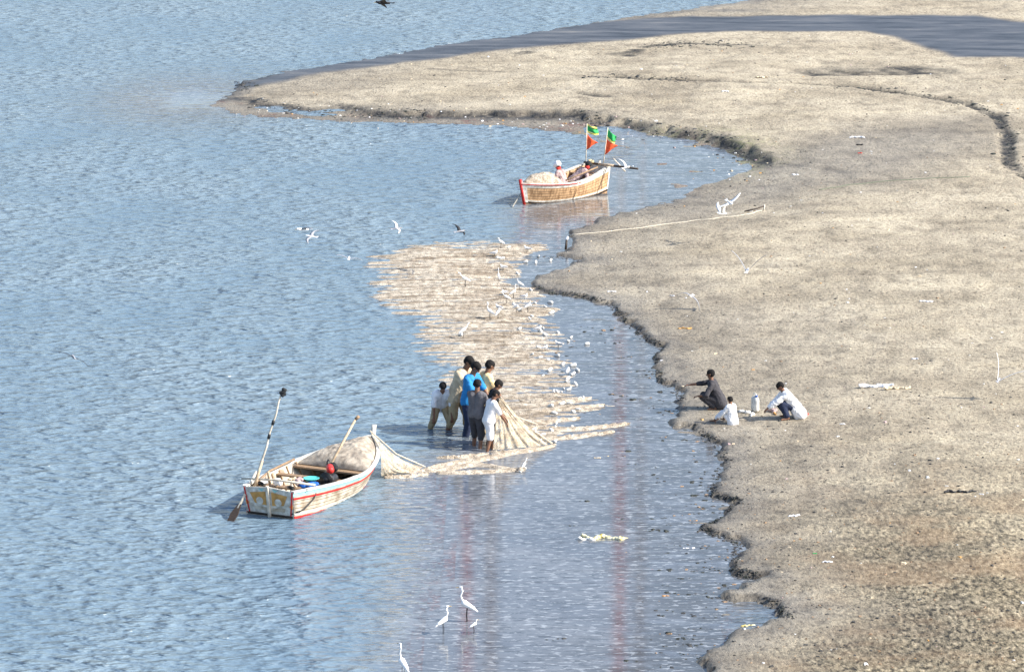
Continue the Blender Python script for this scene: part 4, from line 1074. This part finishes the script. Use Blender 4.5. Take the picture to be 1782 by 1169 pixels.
# ------------------------------------------------------------------ birds
def standing_bird(label, loc, rz, size=1.0, kind='egret', pose=0, group=None, name='egret'):
    """pose 0 upright neck, 1 neck leaning forward / feeding, 2 hunched"""
    r = empty(name, loc, rz, label, 'bird', group)
    k = size; bm = bmesh.new()
    lg = .24 * k
    if kind == 'egret':
        bd = Vector((0, 0, lg + .10 * k))
        cap(bm, bd + Vector((-.13, 0, -.05)) * k, bd + Vector((.06, 0, .05)) * k, .045 * k, .070 * k); cap(bm, bd + Vector((-.22, 0, -.11)) * k, bd + Vector((-.05, 0, 0)) * k, .016 * k, .05 * k)
        n0 = bd + Vector((.09, 0, .08)) * k
        if pose == 0: nk = [n0, n0 + Vector((.05, 0, .12)) * k, n0 + Vector((.01, 0, .22)) * k, n0 + Vector((.04, 0, .30)) * k]
        elif pose == 1: nk = [n0, n0 + Vector((.10, 0, .08)) * k, n0 + Vector((.14, 0, .18)) * k, n0 + Vector((.20, 0, .20)) * k]
        else: nk = [n0, n0 + Vector((.04, 0, .05)) * k, n0 + Vector((.02, 0, .10)) * k, n0 + Vector((.05, 0, .13)) * k]
        for a, b in zip(nk, nk[1:]): cap(bm, a, b, .024 * k, .020 * k, 8, 3)
        hd = nk[-1]; cap(bm, hd - Vector((.015, 0, 0)) * k, hd + Vector((.03, 0, 0)) * k, .026 * k, .020 * k, 8, 3)
        bl_ = .09
    else:
        bd = Vector((0, 0, lg * .35 + .06 * k)); lg *= .35
        cap(bm, bd + Vector((-.10, 0, 0)) * k, bd + Vector((.06, 0, .02)) * k, .035 * k, .058 * k); cap(bm, bd + Vector((-.19, 0, .0)) * k, bd, .012 * k, .05 * k)
        hd = bd + Vector((.11, 0, .09)) * k; cap(bm, bd + Vector((.06, 0, .03)) * k, hd, .036 * k, .034 * k); bl_ = .045
    remeshed('body', bm, .009 * max(1, k), M['bird_white'], r, 2)
    bm = bmesh.new(); cap(bm, hd + Vector((.025, 0, 0)) * k, hd + Vector((.03 + bl_, 0, -.015)) * k, .009 * k, .003 * k, 6, 2); obj('beak', bm, M['beak'], r)
    for s in (1, -1):
        bm = bmesh.new(); tube(bm, [(0, .025 * s * k, lg + .05 * k), (.01, .025 * s * k, lg * .5), (0, .025 * s * k, -.06)], .006 * k + .001, 5); obj('leg', bm, M['bird_dark'], r)
    if kind != 'egret':
        for s in (1, -1):
            bm = bmesh.new(); cap(bm, bd + Vector((-.15, .035 * s, .02)) * k, bd + Vector((.03, .05 * s, .03)) * k, .012 * k, .028 * k, 8, 3); obj('wing', bm, M['bird_grey'], r)
    return r
GE = 'white birds standing in the shallow water'
standing_bird('large white egret near the bottom edge with its long neck stretched up to the left', at(813, 1081, 0), R(165), .80, pose=0, group=GE)
standing_bird('large white egret facing right, just left and below the one with stretched neck', at(771, 1103, 0), R(30), .64, pose=0, group=GE)
standing_bird('white egret cut by the bottom edge of the photograph, standing alone in the blue water', at(702, 1184, 0), R(120), .80, pose=0, group=GE)
standing_bird('small white egret standing right of the two large ones', at(824, 1101, 0), R(20), .40, pose=2, group=GE)
GN = 'white birds feeding on the floating net'
nbirds = [(810, 500, 1, 200, .75, 'egret', 'white egret with curved neck at the middle left of the net, alone on the folds'),
          (853, 556, 0, 150, .7, 'egret', 'upright white egret in the centre of the net below the dense flock'),
          (806, 590, 1, 30, .7, 'egret', 'white egret leaning forward just above the heads of the haulers'),
          (866, 558, 2, 60, .6, 'egret', 'small hunched egret right beside the upright one in the centre of the net'),
          (872, 432, 2, 200, .6, 'egret', 'hunched white egret at the far edge of the net'),
          (893, 520, 0, 20, .6, 'egret', 'upright egret in the middle of the dense flock'), (905, 505, 2, 170, .6, 'egret', 'hunched egret at the top of the dense flock'),
          (882, 530, 1, 190, .6, 'egret', 'forward leaning egret on the left side of the dense flock'), (918, 545, 2, 20, .6, 'egret', 'hunched egret on the right side of the dense flock'),
          (898, 548, 1, 330, .6, 'egret', 'forward leaning egret at the lower side of the dense flock'), (922, 560, 2, 120, .5, 'gull', 'gull sitting lowest in the dense flock'),
          (868, 492, 0, 100, .6, 'egret', 'upright egret above the dense flock'), (918, 440, 2, 180, .8, 'gull', 'gull at the upper right corner of the net'),
          (860, 448, 2, 10, .8, 'gull', 'gull near the far edge of the net, left of the corner gull'), (876, 472, 2, 200, .8, 'gull', 'gull between the far edge and the dense flock'),
          (912, 524, 2, 0, .8, 'gull', 'gull in the right half of the dense flock'), (878, 516, 2, 220, .8, 'gull', 'gull on the upper left of the dense flock'), (868, 543, 2, 150, .8, 'gull', 'gull close above the small hunched egret'),
          (936, 580, 2, 20, .8, 'gull', 'gull on the right edge of the net below the flock'), (972, 605, 2, 160, .8, 'gull', 'gull at the bulge of the right edge of the net'), (988, 655, 2, 80, .9, 'gull', 'gull on the right edge of the net beside the haulers'),
          (948, 612, 2, 30, .7, 'gull', 'gull on the folds right of the haulers heads'), (930, 762, 2, 170, .7, 'gull', 'gull at the foot of the raised net'), (912, 820, 1, 60, .5, 'egret', 'small egret at the end of the long fold below the haulers')]
for px, py, po, rz, sz, kd, lb in nbirds:
    p = at(px, py); p.z = net_z(p.x, p.y) * .6
    standing_bird(lb, p, R(rz), sz * .76, kd, po, GN, 'egret' if kd == 'egret' else 'gull')
def flying_bird(label, loc, rz, size=1.0, up=.5, col='bird_grey', belly='bird_white', roll=0, pitch=0, group=None, droop=.3):
    r = empty('flying_bird', loc, rz, label, 'bird', group); r.rotation_euler = (roll, pitch, rz)
    k = size; bm = bmesh.new()
    cap(bm, (-.10 * k, 0, 0), (.08 * k, 0, .01 * k), .022 * k, .034 * k, 10, 4); cap(bm, (.08 * k, 0, .01 * k), (.13 * k, 0, .025 * k), .026 * k, .022 * k, 10, 3)
    remeshed('body', bm, .007 * max(1, k), M[belly], r, 1)
    bm = bmesh.new(); cap(bm, (.145 * k, 0, .022 * k), (.175 * k, 0, .012 * k), .008 * k, .003 * k, 6, 2); obj('beak', bm, M['beak'], r)
    bm = bmesh.new(); solid(bm, [(-.09 * k, .015 * k, 0), (-.20 * k, .045 * k, 0), (-.185 * k, 0, 0), (-.20 * k, -.045 * k, 0), (-.09 * k, -.015 * k, 0)], (0, 0, 1), .006 * k); obj('tail', bm, M[belly], r, False)
    for s in (1, -1):
        bm = bmesh.new(); n = 12; rows = []
        for i in range(n + 1):
            a = i / n; y = s * (.02 + .36 * a) * k; z = k * (up * .36 * (a ** .9) - droop * .25 * a ** 3); ch = k * (.085 * (1 - a) ** .6 + .012); xo = k * (.04 * math.sin(a * math.pi) - .07 * a ** 2)
            rows.append([bm.verts.new((xo + ch * .6, y, z)), bm.verts.new((xo, y, z + .008 * k)), bm.verts.new((xo - ch * .7, y, z)), bm.verts.new((xo, y, z - .003 * k))])
        for a, b in zip(rows, rows[1:]):
            for j in range(4): bm.faces.new((a[j], a[(j + 1) % 4], b[(j + 1) % 4], b[j]))
        bm.faces.new(rows[0]); bm.faces.new(rows[-1])
        obj('wing', bm, M[col], r)
    return r
def air(px, py, z): return at(px, py, z)
GF = 'birds flying over the water and the sand'
FLY = [('dark gull gliding over the empty water at the left', 128, 622, 1.2, 110, .9, .1, 'bird_dark', 'bird_grey', .5, 0),
       ('upper white and grey gull of the pair flying over the middle of the bay', 528, 400, 1.5, 200, 1.1, .25, 'bird_grey', 'bird_white', .2, 0),
       ('lower gull of the pair flying over the middle of the bay', 541, 412, 1.0, 160, .9, .2, 'bird_grey', 'bird_white', -.3, 0),
       ('small gull flying left of the far edge of the net', 690, 398, 1.0, 20, .75, .4, 'bird_white', 'bird_grey', .4, 0),
       ('tiny gull flying at the left tip of the net', 607, 450, 1.0, 90, .8, .3, 'bird_grey', 'bird_white', .2, 0),
       ('dark bird flying above the far edge of the net', 800, 403, 1.0, 30, .8, .4, 'bird_dark', 'bird_grey', .3, 0),
       ('blue grey bird with both wings raised in a vee over the sand', 1300, 472, 1.0, 80, 1.05, 1.35, 'bird_grey', 'bird_white', .1, 0),
       ('gull with arched drooping wings over the sand below the spit of the shore', 1203, 515, 1.0, 250, .8, .1, 'bird_grey', 'bird_white', -.5, 0),
       ('upper white gull of the pair flying above the pale rope on the sand', 1270, 353, 1.2, 300, .95, .3, 'bird_white', 'bird_white', .5, .3),
       ('lower white gull of the pair flying above the pale rope on the sand', 1257, 372, .9, 200, 1.0, 1.0, 'bird_white', 'bird_white', .2, 0),
       ('white gull with one wing straight up over the sand at the right edge', 1737, 662, .6, 75, .9, 1.7, 'bird_white', 'bird_grey', .55, 0),
       ('large black bird flying over the far water at the top edge', 668, 6, 3.0, 185, 1.6, .15, 'bird_dark', 'bird_dark', .3, 0),
       ('white gull with open wings beside the pole at the stern of the far boat', 1090, 292, .9, 40, .8, .7, 'bird_white', 'bird_white', .2, 0),
       ]
for lb, px, py, z, rz, sz, up, c1_, c2_, roll, pit in FLY:
    flying_bird(lb, air(px, py, z), R(rz), sz, up, c1_, c2_, roll, pit, GF, droop=1.2 if 'drooping' in lb else .3)

# ------------------------------------------------------------------ things on the sand and in the shallows
jc = on_ground(1314, 716)
root = empty('jerrycan', jc, R(20), 'white plastic jerrycan standing on the sand between the squatting people', 'jerrycan')
bm = bmesh.new()
for y in (-.05, .05): cap(bm, (0, y, .06), (0, y, .25), .065, .062)
cap(bm, (0, -.03, .28), (0, .0, .31), .04, .03); remeshed('can', bm, .012, M['plastic_white'], root, 1)
bm = bmesh.new(); tube(bm, [(0, .08, .30), (0, .07, .36), (0, -.03, .37), (0, -.05, .32)], .012, 8); obj('handle', bm, M['plastic_white'], root)
bm = bmesh.new(); tube(bm, [(0, -.06, .31), (0, -.06, .345)], .024, 12); obj('lid', bm, M['plastic_blue'], root)
lump('plastic_bag', on_ground(1297, 718), .10, 'plastic_white', 'small white bag lying left of the jerrycan', 'bag', seed=21)
lump('plastic_bag', on_ground(1309, 722) , .08, 'plastic_white', 'small white bag at the foot of the jerrycan', 'bag', seed=22)
lump('fish_heap', on_ground(1344, 716), .12, 'pink_cloth', 'small pinkish heap in front of the hands of the person in white robe', 'heap', seed=23)
lump('plastic_bag', on_ground(1349, 721), .06, 'plastic_orange', 'small orange bag by the feet of the person in white robe', 'bag', seed=24)
lump('plastic_bag', on_ground(1403, 722), .06, 'red_cloth', 'small red bag just behind the person in white robe', 'bag', seed=25)
DEB = [(1052, 938, .34, 'plastic_yellow', 'long yellow and white plastic sheet floating in the shallows', 'plastic_sheet', 1.4, 0), (1020, 940, .16, 'plastic_white', 'pale tail end of sheet left of the yellow one', 'plastic_sheet', 1.2, 0),
       (1525, 673, .30, 'white_cloth', 'crumpled white sack lying on the sand at the right', 'sack', 1.4, 1), (1562, 676, .22, 'cream_cloth', 'tan sack touching the right end of the white one', 'sack', 1.4, 1),
       (1672, 857, .20, 'black', 'flat black scrap on the brown sand at the right', 'scrap', 1.8, 1), (1302, 1090, .17, 'plastic_yellow', 'crumpled pale yellow bag in the shallows near the bottom', 'bag', 1.0, 0),
       (1358, 1060, .12, 'cream_cloth', 'round tan scrap at the mouth of the small inlet', 'scrap', 1.0, 0), (1158, 1038, .10, 'plastic_orange', 'small orange and white scrap in the shallows right of the yellow sheet', 'scrap', 1.0, 0),
       (1042, 722, .09, 'plastic_orange', 'round orange float right of the net folds', 'float', .6, 0), (879, 1048, .07, 'plastic_orange', 'orange ball floating right of the egrets', 'ball', .5, 0),
       (1040, 798, .10, 'cream_cloth', 'pale scrap floating right of the long folds', 'scrap', 1.0, 0), (1055, 795, .09, 'yellow_cloth', 'yellowish scrap next to the pale one right of the folds', 'scrap', 1.0, 0),
       (1133, 992, .06, 'red_cloth', 'small red scrap in the shallows', 'scrap', .6, 0), (1200, 955, .12, 'white_cloth', 'small white strip in the shallows near the ragged edge', 'scrap', 1.5, 0),
       (1205, 907, .10, 'plastic_orange', 'orange strip beside the ragged shore edge', 'scrap', 1.6, 0), (1382, 898, .12, 'white_cloth', 'white scrap on the sand right of the ragged shore edge', 'scrap', 1.3, 1),
       (1440, 978, .10, 'white_cloth', 'small white scrap on the dark sand near the bottom right', 'scrap', 1.3, 1), (1418, 963, .05, 'green_flag', 'tiny green scrap on the dark sand', 'scrap', 1.0, 1),
       (1592, 625, .10, 'white_cloth', 'white scrap on the sand above the white sack', 'scrap', 1.0, 1), (1612, 525, .14, 'white_cloth', 'white strip on the sand at the upper right', 'scrap', 1.6, 1),
       (1466, 738, .08, 'white_cloth', 'white scrap on the sand right of the person in white robe', 'scrap', 1.0, 1), (1492, 240, .20, 'white_cloth', 'pale rag on the far sand with a red scrap below it', 'rag', 1.3, 1),
       (1496, 253, .14, 'black', 'dark scrap between the pale rag and the red scrap', 'scrap', 1.0, 1), (1497, 267, .09, 'red_cloth', 'small red scrap on the far sand', 'scrap', 1.0, 1), (1384, 305, .12, 'white_cloth', 'white scrap on the far sand near the head of the inlet', 'scrap', 1.0, 1),
       (1325, 136, .22, 'cream_cloth', 'small pale heap on the far sandbank', 'heap', 1.0, 1), (1262, 160, .14, 'white_cloth', 'white scrap beside the long dark cut in the far bank', 'scrap', 1.0, 1),
       (1708, 860, .06, 'white_cloth', 'tiny white scrap beside the flat black one', 'scrap', 1.0, 1), (1158, 1020, .09, 'weed', 'dark weed clump floating above the orange and white scrap', 'weed', 1.3, 0),
       (1018, 995, .07, 'weed', 'dark speck of weed below the yellow sheet', 'weed', 1.2, 0), (996, 916, .09, 'weed', 'dark speck of weed above the yellow sheet', 'weed', 1.4, 0), (932, 525, .07, 'red_cloth', 'small red scrap right of the flock on the net', 'scrap', 1.0, 0),
       (1170, 515, .08, 'white_cloth', 'white scrap left of the gull with drooping wings', 'scrap', 1.0, 1), (1065, 508, .10, 'white_cloth', 'white strip on the sand beside the pointed bar', 'scrap', 1.6, 1), (1192, 572, .12, 'brown_paint', 'orange brown strip on the sand above the squatting people', 'scrap', 1.8, 1)]
for i, (px, py, r0, mt, lb, nm, spd, land) in enumerate(DEB):
    r0 = r0 * (.8 if r0 > .15 else .62)
    p = on_ground(px, py) if land else at(px, py, -.02)
    lump(nm, p, r0, mt, lb, nm.replace('_', ' '), flat=.30 if r0 > .13 else .5, spread=spd, amp=.02 if r0 > .1 else .008, seed=40 + i, parts=7, voxel=.014).rotation_euler.z = rng.uniform(-.15, .15)
def ground_rope(name, pts, rad, mat, label):
    P = []
    for a, b in zip(pts, pts[1:]):
        for i in range(12): t = i / 12; P.append(on_ground(a[0] + (b[0] - a[0]) * t, a[1] + (b[1] - a[1]) * t) + Vector((.02 * math.sin(len(P)), .03 * math.sin(len(P) * .7), rad * .8)))
    world_tube(name, P, rad, mat, label, 'rope', n=5)
ground_rope('rope', [(990, 410), (1090, 400), (1180, 388), (1250, 380), (1300, 374), (1328, 366)], .011, 'rope', 'long pale rope lying across the sand below the two white gulls')
ground_rope('rope', [(1425, 331), (1480, 322), (1560, 314), (1700, 307)], .009, 'green_rope', 'dull green rope lying across the far sand at the right')
root = empty('anchor_stake', on_ground(1326, 367), 0, 'dark forked stake holding the end of the long pale rope', 'stake')
bm = bmesh.new(); tube(bm, [(-.45, -.20, .02), (-.2, -.1, .06), (.05, 0, .12)], .02, 6); obj('shaft', bm, M['dark_wood'], root)
bm = bmesh.new(); tube(bm, [(.05, .0, -.05), (.06, .02, .16)], .022, 6); obj('peg', bm, M['bamboo'], root)
root = empty('stake', on_ground(984, 434), 0, 'short dark stake at the water edge where the pale rope starts', 'stake')
bm = bmesh.new(); tube(bm, [(0, 0, -.1), (.03, 0, .26)], [.035, .025], 7); obj('post', bm, M['dark_wood'], root)
bm = bmesh.new(); cap(bm, (.03, 0, .26), (.05, 0, .29), .04, .03, 8, 3); obj('cloth_knot', bm, M['white_cloth'], root)
# bushy dark weed along the eroded edges: uncountable clods, litter and pebbles
def scatter(name, label, cat, mats, spots, smin, smax, flat=.45):
    me = bpy.data.meshes.new(name); V = []; F = []; MI = []
    base = [(-1, -1, 0), (1, -1, 0), (1, 1, 0), (-1, 1, 0), (-.7, -.6, 1), (.6, -.7, 1), (.7, .7, .8), (-.6, .6, .9)]
    fc = [(0, 1, 5, 4), (1, 2, 6, 5), (2, 3, 7, 6), (3, 0, 4, 7), (4, 5, 6, 7), (3, 2, 1, 0)]
    for (x, y, z) in spots:
        s = rng.uniform(smin, smax) if rng.rand() < .8 else rng.uniform(smax, smax * 1.7); a = rng.uniform(0, 6.28); ca, sa = math.cos(a), math.sin(a); b0 = len(V); ex = rng.uniform(.5, 1.6)
        fl = flat * rng.uniform(.5, 1.5)
        for v in base:
            vx = v[0] * s * ex * rng.uniform(.7, 1.2); vy = v[1] * s * rng.uniform(.7, 1.2); vz = v[2] * s * fl * 2 * rng.uniform(.7, 1.2)
            V.append((x + vx * ca - vy * sa, y + vx * sa + vy * ca, z - s * .3 * flat + vz))
        mi = rng.randint(len(mats))
        for f in fc: F.append([b0 + q_ for q_ in f]); MI.append(mi)
    me.from_pydata(V, [], F)
    for m_ in mats: me.materials.append(M[m_])
    me.polygons.foreach_set('material_index', MI)
    o = bpy.data.objects.new(name, me); COL.objects.link(o)
    return tag(o, label, cat, kind='stuff')
def land_spots(n, fn):
    out = []
    while len(out) < n:
        px = rng.uniform(360, 1790); py = rng.uniform(60, 1175) if rng.rand() < .8 else rng.uniform(60, 400)
        p = at(px, py); 
        z = ground_z(p.x, p.y)
        if z > .005 and fn(px, py, p): out.append((p.x, p.y, z))
    return out
def notchan(px, py, p): 
    i = min(max(int(np.searchsorted(xs, p.x)), 0), len(xs) - 1); j = min(max(int(np.searchsorted(ys, p.y)), 0), len(ys) - 1)
    return chan[j, i] < .1
def along(pts, n, sx, sy):
    n = int(n * 1.6)
    out = []
    P = px_poly(pts); 
    for _ in range(n):
        f = rng.uniform(0, len(P) - 1.001); i = int(f); p = P[i].lerp(P[i + 1], f - i); x = p.x + rng.normal(0, sx); y = p.y + rng.normal(0, sy); out.append((x, y, max(ground_z(x, y), -.01)))
    return out
EDGE1 = [(916, 497), (966, 512), (1012, 517), (1062, 531), (1080, 551), (1110, 582), (1150, 607), (1137, 626), (1147, 662), (1178, 682), (1184, 700)]
EDGE2 = [(1206, 745), (1246, 770), (1262, 806), (1238, 842), (1240, 863), (1288, 876), (1250, 905), (1222, 920), (1252, 936), (1287, 946), (1274, 966), (1282, 1000), (1322, 1006)]
EDGE3 = [(1335, 1050), (1364, 1072), (1372, 1085)]
sp = along(EDGE1, 520, .05, .07) + along(EDGE2, 600, .05, .07) + along(EDGE3, 70, .07, .10) + along([(945, 446), (975, 448), (1010, 457)], 60, .08, .08)
scatter('mud_clods', 'dark wet clods of mud along the ragged shore edge', 'mud clods', ['mud', 'weed', 'mud'], sp, .008, .022, .35)
sp = along([(430, 180), (540, 197), (655, 203), (760, 206)], 130, .25, .5) + along([(1000, 206), (1060, 219), (1130, 232), (1200, 240), (1262, 258), (1330, 287)], 170, .25, .5) + along([(1030, 143), (1200, 155)], 90, .2, .25) + \
     along([(1130, 84), (1190, 78), (1310, 84)], 120, .3, .5) + along([(1450, 165), (1560, 178), (1640, 190), (1700, 206), (1740, 225), (1755, 255), (1752, 292), (1775, 322)], 170, .15, .3) + along([(400, 160), (430, 145)], 40, .2, .4)
scatter('bank_clods', 'dark clods and weed on the eroded banks of the far sand', 'mud clods', ['mud', 'weed'], sp, .014, .036, .22)
scatter('pebbles', 'dark pebbles and mud lumps scattered over the brown sand near the camera', 'pebbles', ['mud', 'wood', 'mud', 'mud'], land_spots(1500, lambda px, py, p: notchan(px, py, p) and rng.rand() < (.12 + (py > 700) * .5)), .007, .017, .4)
scatter('litter', 'tiny pale and coloured bits of litter strewn on the sand and mud', 'litter', ['plastic_white', 'white_cloth', 'cream_cloth', 'cream_cloth', 'pink_cloth', 'plastic_white', 'mud', 'mud', 'brown_paint'],
        land_spots(420, notchan) + along([(430, 190), (600, 205), (850, 212), (1000, 220), (1150, 240), (1290, 280), (1250, 310)], 190, .4, .8), .008, .024, .3)
sp = []
while len(sp) < 520:
    py = rng.uniform(560, 1165); ex_ = np.interp(py, [560, 620, 700, 760, 850, 930, 1010, 1160], [1080, 1130, 1180, 1230, 1245, 1260, 1290, 1220]); px = ex_ - abs(rng.normal(0, 75)); p = at(px, py)
    if px > 940 and ground_z(p.x, p.y) < 0.0:
        for q_ in range(rng.randint(1, 5)): sp.append((p.x + rng.normal(0, .12), p.y + rng.normal(0, .03), -.004))
scatter('floating_weed', 'dark specks of weed drifting in the shallow water', 'weed', ['weed', 'mud', 'weed', 'mud', 'weed', 'wood'], sp, .010, .030, .22)

# ------------------------------------------------------------------ far beyond the frame: red masts whose reflections cross the water
def mast(px, hgt, w, mat, label):
    d = Vector(((px - W0 / 2) / FPX, 1, 0)); Yd = 200.0; base = Vector((d.x * Yd / math.cos(PITCH) , Yd, 0))
    r = empty('harbour_mast', base, 0, label, 'mast', 'harbour masts beyond the water')
    bm = bmesh.new(); nseg = 28
    z0 = 0
    for i in range(nseg):
        z1 = hgt * (i + 1) / nseg
        if z0 >= 26: box(bm, (0, 0, (z0 + z1) / 2), (w * (1 if i % 2 else .72), w, (z1 - z0) * .96))  # alternating gapped segments, shaped to break up the reflected streak
        z0 = z1
    obj('column', bm, M[mat], r, False)
    bm = bmesh.new(); box(bm, (0, 0, 13), (w * .5, w * .5, 26.0)); obj('base_column', bm, M['crane_sky_tone'], r, False)  # lower column toned like the sky so its reflection hardly shows
    for i in range(6):
        bm = bmesh.new(); box(bm, (0, 0, 30 + i * 5.3), (w * 1.5, w * 1.3, .25)); obj('crossbar', bm, M['crane_dark'], r, False)
    return r
mast(811, 62, .55, 'crane_red', 'bright red mast at the left whose reflection falls below the net haulers')
mast(853, 70, .55, 'crane_dark', 'dark red mast close right of the bright red one')
mast(1080, 68, .50, 'crane_red', 'thin red mast reflected right of the yellow sheet')
mast(1116, 60, .34, 'crane_dark', 'thin dark mast next to the thin red one')
